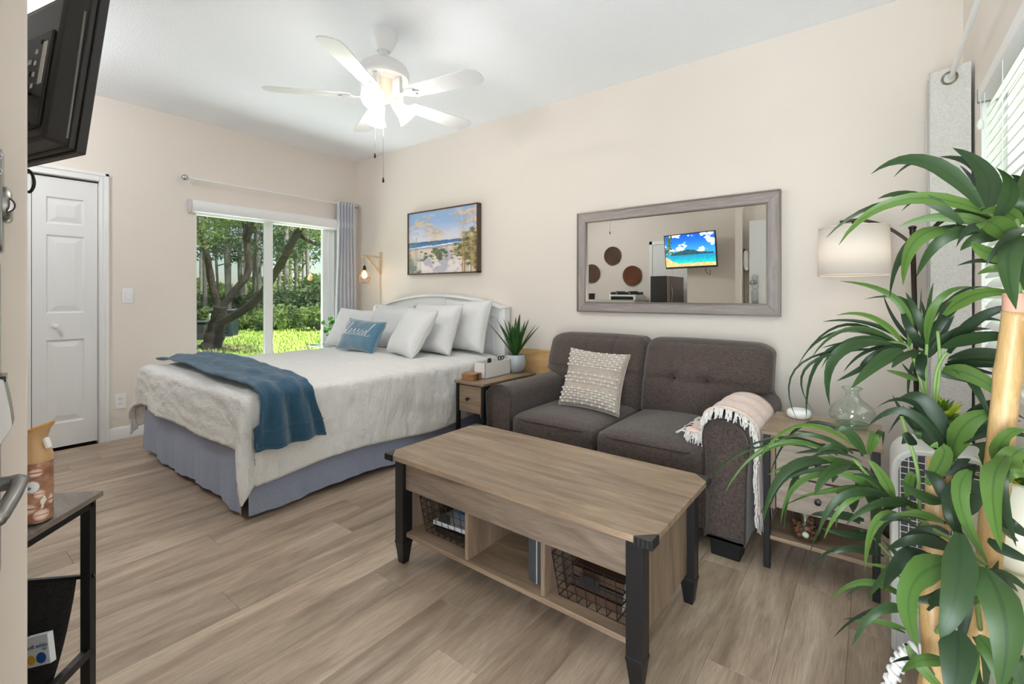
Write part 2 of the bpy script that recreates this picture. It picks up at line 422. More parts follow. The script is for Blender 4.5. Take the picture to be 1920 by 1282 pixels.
def lettering(text, size, mat, parent, M, shear=0.0, depth=.0004, name='lettering'):
    cu = bpy.data.curves.new('t', 'FONT'); cu.body = text; cu.size = size; cu.shear = shear; cu.extrude = depth; cu.align_x = 'CENTER'; cu.resolution_u = 3
    tmp = bpy.data.objects.new('t', cu); COL.objects.link(tmp)
    dg = bpy.context.evaluated_depsgraph_get(); me = bpy.data.meshes.new_from_object(tmp.evaluated_get(dg))
    bpy.data.objects.remove(tmp); bpy.data.curves.remove(cu)
    me.transform(M); me.materials.clear(); me.materials.append(mat); me.name = name
    o = bpy.data.objects.new(name, me); COL.objects.link(o); o.parent = parent; o.matrix_parent_inverse = WM[parent].inverted(); WM[o] = Matrix.Identity(4)
    return o
def lerp(a, b, t): return a+(b-a)*t
def mixrgb(a, b, t):
    t = max(0, min(1, t)); return tuple(lerp(x, y, t) for x, y in zip(a, b))
def sstep(a, b, x):
    t = max(0, min(1, (x-a)/(b-a))); return t*t*(3-2*t)

# ------------------------------------------------------------------ the room
LX, H = 5.18, 2.735
KY = -4.95                       # kitchen wall
def struct(o): o['kind'] = 'structure'; return o
T = .14
# window opening in the left wall, closet opening
WY0, WY1, WZ1 = -1.655, -.285, 1.93
DY0, DY1, DZ1 = -3.06, -2.316, 2.06
m = MB()
m.box((-T, WY1, -.1), (0, T, H)); m.box((-T, WY0, WZ1), (0, WY1, H)); m.box((-T, DY1, -.1), (0, WY0, H))
m.box((-T, DY0, DZ1), (0, DY1, H)); m.box((-T, KY-T, -.1), (0, DY0, H))
struct(m.build('wall_left', wall_m, smooth=0))
struct(MB().box((0, 0, -.1), (LX+T, T, H)).build('wall_back', wall_m, smooth=0))
RY0, RY1, RZ0, RZ1 = -1.98, -.50, .885, 2.02
m = MB(); m.box((LX, RY1, -.1), (LX+T, 0, H)); m.box((LX, RY0, -.1), (LX+T, RY1, RZ0)); m.box((LX, RY0, RZ1), (LX+T, RY1, H)); m.box((LX, -4.1, -.1), (LX+T, RY0, H))
struct(m.build('wall_right', wall_m, smooth=0))
struct(MB().box((0, KY-T, -.1), (2.96, KY, H)).build('wall_front', wall_m, smooth=0))
m = MB(); m.box((2.82, -3.39, -.1), (4.42, -3.27, H)); m.box((2.82, KY, -.1), (2.96, -3.39, H)); m.box((4.42, -3.39, 2.1), (LX, -3.27, H))
struct(m.build('wall_partition', wall_m, smooth=0))
struct(MB().box((3.46, -3.27, 0), (3.53, -3.09, H)).build('wall_pier', wall_m, smooth=35, bevel=.003))
struct(MB().box((-T, KY-T, H), (LX+T, T, H+.1)).build('ceiling', ceil_m, smooth=0))
struct(MB().box((LX+T-.02, KY-T, 2.32), (LX+1.25, T, 2.46)).build('added_sun_shield', white_m, smooth=0))  # unseen overhang, added to keep direct sun off the side window blind
# floor: slab plus planks laid along Y
fl = struct(MB().box((0, KY, -.1), (LX, 0, -.012)).build('floor', plain('subfloor', (70, 58, 48), .9), smooth=0))
pw, pl = .1785, 1.22
proto = None; nplk = 0
for i in range(30):
    x0 = i*pw-.06
    if x0 >= LX: break
    x1 = min(LX, x0+pw); xs = max(0, x0)
    off = ((i*0.37+.11*(i % 3)) % 1.0)*pl
    y = -off
    segs = [(0, -off)] if off > .03 else []
    while y > KY: segs.append((y, max(KY, y-pl))); y -= pl
    for (ya, yb) in segs:
        if ya-yb < .02: continue
        if xs > 2.9 and ya < -3.45: continue
        if proto is None:
            proto = MB().box((-pw/2+.0003, -pl/2+.0003, -.012), (pw/2-.0003, pl/2-.0003, 0)).build('plank', plank_m, fl, smooth=0, bevel=.0008, seg=1)
            o = proto
        else: o = share(proto, 'plank', fl)
        o.matrix_basis = Matrix.Translation(((xs+x1)/2, (ya+yb)/2, 0)) @ Matrix.Diagonal(((x1-xs)/pw, (ya-yb)/pl, 1, 1)); nplk += 1
# threshold slab under the doorway and the doorstep outside
struct(MB().box((2.82, -5.6, -.14), (LX+.6, -3.39, -.015)).build('doorstep', plain('pale_concrete', (196, 192, 186), .9, var=.08, vs=5), smooth=0))
def base(name, a, b, side):
    m = MB()
    (x0, y0), (x1, y1) = a, b; n = Vector(side)
    d = Vector((x1-x0, y1-y0, 0)); L = d.length; d.normalize()
    prof = [(0, 0), (.014, 0), (.014, .075), (.010, .085), (.006, .095), (0, .097)]
    p = []
    for t in (0, L):
        for q, z in prof: p.append(Vector((x0, y0, 0))+d*t+n*q+Vector((0, 0, z)))
    k = len(prof); m.add(p, [(i, i+1, k+i+1, k+i) for i in range(k-1)]+[tuple(range(k)), tuple(range(2*k-1, k-1, -1))])
    return struct(m.build(name, white_m, smooth=30))
base('baseboard_left', (0, -2.262), (0, WY0-.06), (1, 0, 0))
base('baseboard_back', (0, 0), (LX, 0), (0, -1, 0))
base('baseboard_right', (LX, 0), (LX, -3.2), (-1, 0, 0))
base('baseboard_partition', (2.82, -3.27), (3.46, -3.27), (0, 1, 0))
base('baseboard_front', (0, KY), (1.5, KY), (0, 1, 0))

# closet door: bifold leaves with three raised panels each, casing around
cas = MB()
def casing_strip(m, a, b, inn):
    """moulded casing: two stepped bands on the wall face"""
    a = Vector(a); b = Vector(b); lo = Vector((min(a.x, b.x), min(a.y, b.y), min(a.z, b.z))); hi = Vector((max(a.x, b.x), max(a.y, b.y), max(a.z, b.z)))
    m.box(lo, hi)
tr = empty('trim_1', (0, DY1, 0)); tr['kind'] = 'structure'
for nm, a, b in (('jamb_casing', (0, DY1, 0), (.016, DY1+.056, DZ1+.066)), ('jamb_casing', (0, DY0-.056, 0), (.016, DY0, DZ1+.066)), ('head_casing', (0, DY0, DZ1), (.016, DY1, DZ1+.066))):
    bx(nm, a, b, white_m, tr, .004)
for nm, a, b in (('outer_bead', (.015, DY1+.034, 0), (.023, DY1+.056, DZ1+.066)), ('outer_bead', (.015, DY0-.056, DZ1+.044), (.023, DY1+.056, DZ1+.066)), ('inner_bead', (.015, DY1+.012, 0), (.02, DY1+.02, DZ1+.044)), ('door_stop', (-.09, DY1-.003, 0), (0, DY1, DZ1)), ('door_stop', (-.09, DY0, DZ1-.003), (0, DY1, DZ1))):
    bx(nm, a, b, white_m, tr, .002)
def raised_panel(m, x, y0, y1, z0, z1, dirx=1):
    """recessed, bevelled and raised panel set into a door face that looks towards +X"""
    d = [(0, 0), (.010, -.011), (.018, -.011), (.055, -.002)]
    rings = []
    for ins, dep in d: rings.append([(x+dep*dirx, y0+ins, z0+ins), (x+dep*dirx, y1-ins, z0+ins), (x+dep*dirx, y1-ins, z1-ins), (x+dep*dirx, y0+ins, z1-ins)])
    k = len(m.v)
    for r in rings: m.v += [Vector(p) for p in r]
    for i in range(len(rings)-1):
        for j in range(4): m.f.append((k+i*4+j, k+i*4+(j+1) % 4, k+(i+1)*4+(j+1) % 4, k+(i+1)*4+j))
    m.f.append(tuple(k+(len(rings)-1)*4+j for j in range(4)))
def panel_leaf(name, parent, x, y0, y1, z0, z1, panels, mat, dirx=1, thick=.035):
    """door leaf with holes for its raised panels; panels are separate parts"""
    m = MB(); ys = sorted({y0, y1} | {p[0] for p in panels} | {p[1] for p in panels}); zs = sorted({z0, z1} | {p[2] for p in panels} | {p[3] for p in panels})
    for i in range(len(ys)-1):
        for j in range(len(zs)-1):
            cy, cz = (ys[i]+ys[i+1])/2, (zs[j]+zs[j+1])/2
            if any(p[0] < cy < p[1] and p[2] < cz < p[3] for p in panels): continue
            m.add([(x, ys[i], zs[j]), (x, ys[i+1], zs[j]), (x, ys[i+1], zs[j+1]), (x, ys[i], zs[j+1])], [(0, 1, 2, 3)])
    xb = x-thick*dirx
    m.add([(xb, y0, z0), (xb, y1, z0), (xb, y1, z1), (xb, y0, z1), (x, y0, z0), (x, y1, z0), (x, y1, z1), (x, y0, z1)], [(0, 3, 2, 1), (0, 1, 5, 4), (1, 2, 6, 5), (2, 3, 7, 6), (3, 0, 4, 7)])
    o = m.build(name, mat, parent, smooth=0, weld=1e-5)
    for p in panels:
        q = MB(); raised_panel(q, x, *p, dirx=dirx); q.build('panel', mat, o, smooth=0)
    return o
d1 = empty('door_1', (0, -2.69, 0)); d1['kind'] = 'structure'
mid = (DY0+DY1)/2
for (a, b) in ((mid+.002, DY1-.006), (DY0+.004, mid-.002)):
    wl_ = b-a; e = .078
    lf = panel_leaf('door_leaf', d1, -.018, a, b, .022, DZ1-.014, [(a+e-.005, b-e, 1.70, 1.90), (a+e-.005, b-e, 1.03, 1.615), (a+e-.005, b-e, .20, .83)], door_m)
kn = MB(); kn.lathe([(0, -.018), (.012, -.018), (.008, -.006), (.008, .004), (.016, .012), (.019, .022), (.014, .030), (0, .033)], 14, Matrix.Rotation(PI/2, 4, 'Y'), (0, -2.568, .935)); kn.build('door_knob', white_m, d1, smooth=40)
bx('closet_interior', (-.6, DY0-.05, 0), (-.14, DY1+.05, 2.4), plain('closet_dark', (60, 58, 56), .9), d1, 0)
bx('closet_floor', (-.62, DY0, -.1), (0, DY1, -.008), plain('closet_threshold', (74, 62, 52), .8), d1, 0)
bx('head_track', (-.055, DY0, DZ1-.012), (-.01, DY1, DZ1), black_m, d1, 0)

# switch and outlet on the left wall
def wall_plate(name, y, z, label, kind):
    e = empty(name, (0, y, z), label, 'switch' if kind == 's' else 'outlet')
    bx('cover_plate', (0, y-.037, z-.06), (.006, y+.037, z+.06), white_m, e, .003)
    if kind == 's':
        o = bx('rocker', (.005, y-.017, z-.033), (.011, y+.017, z+.033), white_m, e, .002)
    else:
        dk = plain('slot_black_'+name, (30, 30, 30), .6)
        for dz in (-.02, .02):
            o = MB().lathe([(.016, 0), (.016, .002), (0, .002)], 14, Matrix.Rotation(PI/2, 4, 'Y'), (.006, y, z+dz)).build('receptacle', white_m, e)
            for dy in (-.006, .006): bx('slot', (.0078, y+dy-.0012, z+dz-.003), (.0086, y+dy+.0012, z+dz+.006), dk, o, 0)
    return e
wall_plate('light_switch', -2.139, 1.161, 'white rocker light switch on the wall right of the closet door', 's')
wall_plate('wall_outlet', -2.185, .305, 'white duplex outlet low on the wall beside the bed foot', 'o')

# window_1: sliding glass doors in the left wall
w1 = empty('window_1', (0, -.97, 0)); w1['kind'] = 'structure'
bx('frame_jamb', (-.115, WY0, 0), (-.005, WY0+.012, WZ1), white_m, w1, .003)
bx('frame_jamb', (-.115, -.33, 0), (-.04, WY1, WZ1), white_m, w1, .003)
bx('frame_head', (-.115, WY0, WZ1-.03), (-.02, WY1, WZ1), white_m, w1, .003)
bx('frame_sill', (-.115, WY0, -.02), (-.02, WY1, .02), white_m, w1, .003)
bx('return_liner', (-.115, WY1-.006, 0), (0, WY1, WZ1), white_m, w1, 0)
bx('sash_stile', (-.10, WY0+.008, .02), (-.06, WY0+.02, WZ1-.03), white_m, w1, .002)
bx('meeting_stile', (-.07, -1.035, .02), (-.025, -.975, WZ1-.03), white_m, w1, .003)
bx('meeting_stile', (-.115, -.98, .02), (-.072, -.935, WZ1-.03), white_m, w1, .003)
bx('sash_stile', (-.115, -.385, .02), (-.072, -.315, WZ1-.03), white_m, w1, .003)
bx('bottom_rail', (-.10, WY0+.012, .02), (-.03, -1.0, .09), white_m, w1, .003)
bx('bottom_rail', (-.115, -.97, .02), (-.072, -.33, .09), white_m, w1, .003)
bx('screened_pane', (-.052, WY0+.015, .08), (-.048, -1.02, WZ1-.03), screen_m, w1, 0)
bx('pane', (-.096, -.95, .08), (-.092, -.37, WZ1-.03), glass_m, w1, 0)
# roller-shade valance over it
va = empty('shade_valance', (0, -.95, 1.9), 'white curved roller shade valance across the top of the sliding window', 'valance')
prof = [(0, -.056), (.05, -.056), (.078, -.048), (.09, -.02), (.09, .02), (.078, .048), (.05, .056), (0, .056)]
def extrude_y(m, prof, y0, y1, z):
    k = len(prof); p = [Vector((a, y, z+b)) for y in (y0, y1) for a, b in prof]
    return m.add(p, [(i, (i+1) % k, k+(i+1) % k, k+i) for i in range(k)]+[tuple(range(k-1, -1, -1)), tuple(range(k, 2*k))])
extrude_y(MB(), prof, -1.705, -.10, 1.957).build('shade_case', white_m, va, smooth=35)
extrude_y(MB(), [(a*1.02, b*1.05) for a, b in prof], -1.717, -1.704, 1.957).build('end_cap', plain('grey_end_cap', (200, 200, 200), .5), va, smooth=35)
extrude_y(MB(), [(.03, -.008), (.045, -.008), (.045, 0), (.03, 0)], -1.65, -.30, 1.896).build('bottom_bar', white_m, va, smooth=0)
# curtain rod and gathered curtain
rd = empty('curtain_rod', (0, -.95, 2.17), 'thin white curtain rod with ball ends above the sliding window', 'curtain rod')
MB().tube([(.085, -1.74, 2.19), (.085, -.075, 2.19)], .0075, 10).build('rod', white_m, rd)
for y in (-1.762, -.05):
    fm = MB().ball((.085, y, 2.19), .026, 14); fm.build('finial', chrome_m, rd, smooth=180)
for y in (-1.70, -.09):
    k = MB(); k.tube([(0, y, 2.165), (.08, y, 2.165), (.085, y, 2.18)], .006, 8); k.lathe([(.02, 0), (.02, .006), (0, .006)], 12, Matrix.Rotation(PI/2, 4, 'Y'), (0, y, 2.165)); k.build('bracket', white_m, rd)
def curtain(name, label, mat, fn, nu, nv, cat='curtain'):
    e = empty(name, fn(.5, 0), label, cat)
    MB().grid(fn, nu, nv).build('panel', mat, e, smooth=180)
    return e
def cl(u, v):
    z = lerp(2.215, .03, v)
    spread = lerp(.85, 1.0, min(1, v*1.6))
    y = -.205+ (u-.5)*.24*spread + .012*math.sin(9*v+5*u)*v
    x = .085+.040*math.sin(u*2*PI*5.5)*(1-.25*v)+.012*math.sin(u*31+v*6)*v
    return (x, y, z)
ce = curtain('curtain', 'pale grey grommet curtain gathered in the corner beside the sliding window', curt_m, cl, 110, 24)
for i in range(5):
    u = (i+.5)/5.5; p = cl(u, .02)
    t = MB(); t.tube([(.085+.020*math.cos(a), p[1], 2.19+.020*math.sin(a)) for a in [2*PI*j/14 for j in range(14)]], .004, 6, closed=True); t.build('grommet', chrome_m, ce, smooth=180)

# window_2 in the right wall with blinds
w2 = empty('window_2', (LX, -1.24, RZ0)); w2['kind'] = 'structure'
bx('sill', (LX-.03, RY0-.03, RZ0-.02), (LX+.1, RY1+.03, RZ0+.006), white_m, w2, .004)
for a, b in (((LX+.07, RY0, RZ0), (LX+.11, RY0+.04, RZ1)), ((LX+.07, RY1-.04, RZ0), (LX+.11, RY1, RZ1)), ((LX+.07, RY0, RZ1-.04), (LX+.11, RY1, RZ1)), ((LX+.07, RY0, RZ0), (LX+.11, RY1, RZ0+.04)), ((LX+.07, RY0, 1.43), (LX+.11, RY1, 1.47))):
    bx('frame_bar', a, b, white_m, w2, .003)
bx('pane', (LX+.088, RY0+.03, RZ0+.03), (LX+.092, RY1-.03, RZ1-.03), glass_m, w2, 0)
bx('liner', (LX+.0, RY1-.004, RZ0), (LX+.12, RY1, RZ1), white_m, w2, 0)
bl = empty('window_blind', (LX, -1.24, RZ0), 'white slatted venetian blind with headrail in the side window behind the palm', 'blind')
slat_m = translucent('white_slat', (236, 236, 234), 0, .16)
bx('headrail', (LX-.012, RY0+.01, RZ1-.052), (LX+.05, RY1-.012, RZ1-.002), white_m, bl, .003)
bx('headrail_bracket', (LX-.014, RY1-.014, RZ1-.056), (LX+.052, RY1-.004, RZ1), satin_m, bl, .001)
ns_ = 26; sl = None
for i in range(ns_):
    z = RZ1-.075-i*.0405
    M_ = Matrix.Translation((LX+.022, -1.24, z)) @ Matrix.Rotation(math.radians(-52), 4, 'Y')
    if sl is None:
        k = MB(); k.grid(lambda u, v: ((u-.5)*.050, (v-.5)*1.44, .003*(1-(2*u-1)**2)), 4, 1); k.grid(lambda u, v: ((u-.5)*.050, (v-.5)*1.44, .003*(1-(2*u-1)**2)-.0026), 4, 1, flip=True)
        sl = k.build('slat', slat_m, bl, smooth=60); sl.matrix_basis = M_
    else: share(sl, 'slat', bl, M_)
bx('bottom_rail', (LX-.004, RY0+.02, RZ0+.012), (LX+.046, RY1-.02, RZ0+.03), white_m, bl, .003)
for y in (-.62, -.95, -1.28, -1.6): MB().tube([(LX-.006, y, RZ1-.05), (LX-.006, y, RZ0+.02)], .0014, 5).build('ladder_cord', white_m, bl)
k = MB(); k.tube([(LX-.008, -.545, RZ1-.05), (LX-.008, -.545, RZ1-.13)], .0012, 5); k.lathe([(.002, 0), (.010, -.014), (.012, -.03), (.008, -.045), (0, -.05)], 10, None, (LX-.008, -.545, RZ1-.13)); k.build('pull_cord', white_m, bl)
rd2 = empty('curtain_rod', (5.105, -1.2, 2.16), 'white curtain rod running above the side window blind', 'curtain rod')
MB().tube([(5.105, -.10, 2.158), (5.105, -2.6, 2.158)], .0095, 12).build('rod', white_m, rd2)
MB().ball((5.105, -.085, 2.158), .02, 12).build('finial', chrome_m, rd2, smooth=180)
for y in (-.14, -2.5):
    MB().tube([(LX, y, 2.14), (5.11, y, 2.14), (5.105, y, 2.15)], .006, 8).build('bracket', white_m, rd2)
def cr(u, v):
    z = lerp(2.205, .03, v)
    n = 2.5
    tri = 2/PI*math.asin(max(-1, min(1, math.sin(u*2*PI*n+PI/2))))
    x = 5.10+.068*tri*(1+.1*math.sin(4*v+u*9)*v)
    y = -.345+u*.23+.012*math.sin(5*v+12*u)*v
    return (min(x, 5.172), y, z)
ce = curtain('curtain', 'oatmeal grommet curtain hanging at the side window behind the floor lamp', curtR_m, cr, 120, 24)
for i in range(5):
    u = (i+.5)/5; p = cr(u, .02)
    dirx = Vector(cr(u+.01, .02))-Vector(cr(u-.01, .02)); nn = dirx.cross(Vector((0, 0, 1))).normalized(); dx = dirx.normalized()
    MB().tube([Vector((p[0], p[1], 2.158))+dx*.026*math.cos(a)+Vector((0, 0, .026*math.sin(a))) for a in [2*PI*j/18 for j in range(18)]], .005, 8, closed=True).build('grommet', bronze_m if i else plain('aged_brass', (140, 130, 110), .35, .9), ce, smooth=180)
# ------------------------------------------------------------------ bed
BX0, BX1, BY1, BZ = .585, 2.255, -2.15, .645       # mattress block under the duvet
bed = empty('bed', (1.42, -1.1, 0), 'queen bed with white crinkled duvet, slate blue skirt and arched white headboard', 'bed')
hb0, hb1 = .60, 2.315; hc = (hb0+hb1)/2
for x in (hb0, hb1-.07):
    bx('headboard_post', (x, -.095, 0), (x+.07, -.02, 1.05), whitewood_m, bed, .004)
    bx('post_cap', (x-.008, -.105, 1.05), (x+.078, -.012, 1.066), whitewood_m, bed, .004)
def arch(x, z0, rise): t = (x-hc)/((hb1-hb0)/2); return z0+rise*(1-t*t)
m = MB(); n = 28
def archband(m, x0, x1, zl, zh, y0, y1, n=28):
    """solid band between two arched edges"""
    for i in range(n+1):
        x = lerp(x0, x1, i/n)
        m.v += [Vector((x, y0, zl(x))), Vector((x, y0, zh(x))), Vector((x, y1, zh(x))), Vector((x, y1, zl(x)))]
    k = len(m.v)-(n+1)*4
    for i in range(n):
        for j in range(4): m.f.append((k+i*4+j, k+(i+1)*4+j, k+(i+1)*4+(j+1) % 4, k+i*4+(j+1) % 4))
    m.f.append((k+3, k+2, k+1, k)); e = k+n*4; m.f.append((e, e+1, e+2, e+3)); return m
archband(MB(), hb0+.02, hb1-.02, lambda x: arch(x, 1.035, .115), lambda x: arch(x, 1.050, .125), -.115, -.015).build('top_moulding', whitewood_m, bed, smooth=30, bevel=.003)
archband(MB(), hb0+.07, hb1-.07, lambda x: arch(x, .945, .115), lambda x: arch(x, 1.04, .115), -.085, -.03).build('arched_rail', whitewood_m, bed, smooth=30, bevel=.002)
nb = 17; bw = (hb1-hb0-.14)/nb
for i in range(nb):
    x0 = hb0+.07+i*bw+.0025; x1 = x0+bw-.005
    archband(MB(), x0, x1, lambda x: .25, lambda x: arch(x, .95, .11), -.066, -.045, 3).build('beadboard_plank', whitewood_m, bed, smooth=30, bevel=.004, seg=1)
bx('headboard_backing', (hb0+.06, -.047, .25), (hb1-.06, -.035, 1.0), plain('board_groove', (150, 150, 150), .6), bed, 0)
MB().soft(((BX0+BX1)/2, (BY1-.12)/2, .47), (BX1-BX0-.03, -BY1-.16, .33), .06, n=8).build('mattress', pillow_m, bed, smooth=180)
bx('bed_base', (BX0+.03, BY1+.06, .10), (BX1-.03, -.13, .30), plain('dark_box_base', (40, 42, 52), .8), bed, .01)
for (x, y) in ((BX0+.1, BY1+.12), (BX1-.1, BY1+.12), (BX1-.1, -.25), (BX0+.1, -.25), (BX1-.42, BY1+.10), (BX1-.1, -1.2)):
    k = MB(); k.cbox((x, y, .055), (.055, .055, .11)); k.build('leg', black_m, bed, bevel=.006)
# skirt: foot panel and side panels, split at the corners
def skirt(path, seed, lift):
    P = [Vector((*p, 0)) for p in path]; L = [0]
    for i in range(1, len(P)): L.append(L[-1]+(P[i]-P[i-1]).length)
    def f(u, v):
        s = u*L[-1]; i = max(j for j in range(len(P)-1) if L[j] <= s+1e-9); t = (s-L[i])/max(1e-6, L[i+1]-L[i])
        p = P[i].lerp(P[i+1], t); d = (P[i+1]-P[i]).normalized(); nn = Vector((d.y, -d.x, 0))
        w_ = (.007*math.sin(s*17+seed)+.010*fnoise((s*3, seed, 0), 1.3))*v + .004*math.sin(s*52+seed*3)*v**2
        z = lerp(.40, lift+.012*math.sin(s*6+seed), v)
        return p+nn*(w_+.012*v)+Vector((0, 0, z))
    return MB().grid(f, 90, 10)
skirt([(BX0-.005, BY1-.012), (BX0+.75, BY1-.015), (BX1-.04, BY1-.012), (BX1-.005, BY1-.03)], 1.3, .035).build('skirt_foot_panel', skirt_m, bed, smooth=180)
skirt([(BX1+.004, BY1-.005), (BX1+.004, -1.2), (BX1+.004, -.12)], 4.1, .03).build('skirt_side_panel', skirt_m, bed, smooth=180)
skirt([(BX0-.004, -.12), (BX0-.004, -1.2), (BX0-.006, BY1-.004)], 2.2, .03).build('skirt_side_panel', skirt_m, bed, smooth=180)
# duvet: draped cloth, u across the bed (left to right), w down the bed (head to foot)
OS, OF, RR = .47, .31, .048
def drape(a, b, lift=0.0, wr=1.0):
    """a, b: cloth position in bed coordinates; cloth past an edge rolls over it and hangs"""
    s = max(0, a-BX1, BX0-a); sx = 1 if a > BX1 else (-1 if a < BX0 else 0)
    t = max(0, BY1-b)
    def roll(q):
        if q < RR*PI/2: an = q/RR; return RR*math.sin(an), RR*(1-math.cos(an))
        return RR+.045*(q-RR*PI/2), RR+(q-RR*PI/2)*.99
    x = min(max(a, BX0), BX1); y = max(b, BY1); z = BZ+lift
    # puffy top, sinking at the edges
    ex = min(x-BX0, BX1-x); ey = y-BY1
    z += .022*(1-math.exp(-ex*7))*(1-math.exp(-ey*7))
    if s > 0 and t > 0:
        q = math.hypot(s, t); o_, dn = roll(q); k = min(s, t)/q
        an = math.atan2(t, s)
        dirv = Vector((math.cos(an)*sx, -math.sin(an), 0))
        fl_ = o_+.22*k*q
        p = Vector((x, y, z))+dirv*fl_; p.z -= dn*(1-.06*k)
    elif s > 0:
        o_, dn = roll(s); p = Vector((x+sx*o_, y, z-dn))
        p.x += sx*(.010*math.sin(b*9+a)+.014*fnoise((b*1.5, 3, sx), 1.2))*min(1, s*3)
    elif t > 0:
        o_, dn = roll(t); p = Vector((x, y-o_, z-dn))
        p.y -= (.014*math.sin(a*8)+.02*fnoise((a*1.5, 7, 0), 1.2))*min(1, t*3)
    else: p = Vector((x, y, z))
    w_ = .009*fnoise((a*1.1, b*3.2, .3), 3.0, 4)+.006*fnoise((a*3, b*9, 2), 2.4, 4)
    hang = s > .05 or t > .05
    if hang:
        nv = Vector((sx if s > 0 else 0, -1 if t > 0 else 0, .2)).normalized()
        p += nv*(w_*1.4+lift)*wr
    else: p.z += w_*wr
    p.z = max(p.z, .045)
    return p
def duv(u, v):
    a = lerp(BX0-OS, BX1+OS, u); b = lerp(-.16, BY1-OF, v)
    # hem is uneven
    a += .02*math.sin(b*5)*sstep(.8, 1, u)
    return drape(a, b)
dv = MB().grid(duv, 170, 150, flip=True).build('duvet', duvet_m, bed, smooth=180)
md = dv.modifiers.new('thick', 'SOLIDIFY'); md.thickness = .018; md.offset = -1
# embroidered tufts on the duvet foot
tfm = plain('duvet_tuft', (250, 249, 246), .9)
for (u, v) in ((.40, .955), (.62, .955), (.80, .93)):
    p = duv(u, v); tf = MB()
    for k in range(5):
        an = k*1.3; tf.tube([p+Vector((0, -.004, 0)), p+Vector((.012*math.cos(an), -.012, .010*math.sin(an)))], .0022, 5)
    tf.build('tuft', tfm, dv, smooth=180)
# plush throw across the foot of the bed, hanging over the near side
def thr(u, v):
    a = lerp(.56, BX1+.335, u)
    c = lerp(-1.935, -1.985, u); hw = lerp(.165, .145, sstep(.55, .75, u)); hw = hw+ .045*sstep(.86, 1, u)
    b = c-(v-.5)*2*hw + .018*math.sin(u*7)
    p = drape(a, b, .024, 1.0)
    s = max(0, a-BX1)
    p += Vector((.02*math.sin(v*16+u*3)*min(1, s*5), .006*math.sin(u*20), .010*(1+math.sin(v*13+u*4))*(1-min(1, s*6))+.008*abs(fnoise((a*2, b*6, 5), 2))+.008))
    p.x += .02*min(1, s*6)
    return p
th = empty('plush_throw', thr(.5, .5), 'teal blue plush throw laid across the foot of the white bed', 'throw')
o = MB().grid(thr, 90, 36, flip=True).build('blanket', throw_m, th, smooth=180); md = o.modifiers.new('thick', 'SOLIDIFY'); md.thickness = .010; md.offset = 1
o = MB().tube([thr(1, i/20)+Vector((.004, 0, 0)) for i in range(21)], .009, 8); o.build('hem', throw_m, th, smooth=180)
o = MB().tube([thr(.955, i/20)+Vector((.011, 0, 0)) for i in range(21)], .004, 6); o.build('hem_seam', throw_m, th, smooth=180)

def pillow_fn(w_, h_, t, seed, side):
    def f(u, v):
        a, b = u*2-1, v*2-1
        a = math.copysign(abs(a)**.85, a); b = math.copysign(abs(b)**.85, b)
        x = w_/2*a*(1-.075*(1-b*b)); z = h_/2*b*(1-.075*(1-a*a))
        th_ = t/2*(max(0, (1-a**4))*max(0, (1-b**4)))**.55
        wr = .010*fnoise((x*2+seed, z*2, side), 2.2, 3)*(1-max(a*a, b*b)**3)
        rad = .010*math.sin(math.atan2(b, a)*9+seed)*max(abs(a), abs(b))**4*(1-max(abs(a), abs(b))**12)
        return Vector((x, -side*(th_+.002)-wr-rad*side*.6, z))
    return f
def pillow(name, label, w_, h_, t, loc, yaw, lean, roll, mat, seed, cat='pillow', group=None, piping=None):
    """loc: middle of the lower edge; lean back about that edge"""
    M_ = Matrix.Translation(Vector(loc)) @ Matrix.Rotation(yaw, 4, 'Z') @ Matrix.Rotation(-lean, 4, 'X') @ Matrix.Rotation(roll, 4, 'Y') @ Matrix.Translation((0, 0, h_/2*.96))
    e = empty(name, loc, label, cat, group)
    m = MB()
    f0 = pillow_fn(w_, h_, t, seed, 1); f1 = pillow_fn(w_, h_, t, seed+5, -1)
    m.grid(lambda u, v: M_ @ f0(u, v), 26, 26); m.grid(lambda u, v: M_ @ f1(u, v), 26, 26, flip=True)
    o = m.build('cushion_cover', mat, e, smooth=180, weld=.0045)
    ring = []
    for k in range(80):
        q = k/20
        if q < 1: uv = (q, 0)
        elif q < 2: uv = (1, q-1)
        elif q < 3: uv = (3-q, 1)
        else: uv = (0, 4-q)
        ring.append(M_ @ f0(*uv))
    MB().tube(ring, .0035, 5, closed=True).build('edge_seam', piping or mat, e, smooth=180)
    return e, M_, f0
G_ = 'white pillows piled against the headboard'
pillow('pillow', 'white bed pillow at the back left, mostly hidden behind the other pillows', .62, .40, .15, (.88, -.235, .688), .05, .24, 0, pillow_m, 1, group=G_)
pillow('pillow', 'white bed pillow at the back middle, only its top edge showing below the arch', .62, .36, .13, (1.46, -.19, .69), 0, .12, 0, pillow_m, 6, group=G_)
pillow('pillow', 'white bed pillow at the far right leaning on the headboard post', .60, .46, .17, (1.94, -.27, .688), -.04, .26, 0, pillow_m, 2, group=G_)
pillow('pillow', 'white sham standing upright behind the blue and left cushions', .60, .40, .17, (1.20, -.47, .680), .1, .34, 0, pillow_m, 3, group=G_)
pillow('pillow', 'large white sham second from the right, behind the small white cushion', .62, .44, .18, (1.77, -.50, .680), -.06, .36, 0, pillow_m, 4, group=G_)
pillow('throw_pillow', 'square white cushion at the left end of the pillow row by the window', .44, .42, .14, (.83, -.69, .678), .42, .58, .08, pillow_m, 5, group=G_)
pillow('throw_pillow', 'square white cushion in front, right of the blue lettered pillow', .46, .44, .15, (1.73, -.76, .678), -.18, .55, .06, pillow_m, 7, group=G_)
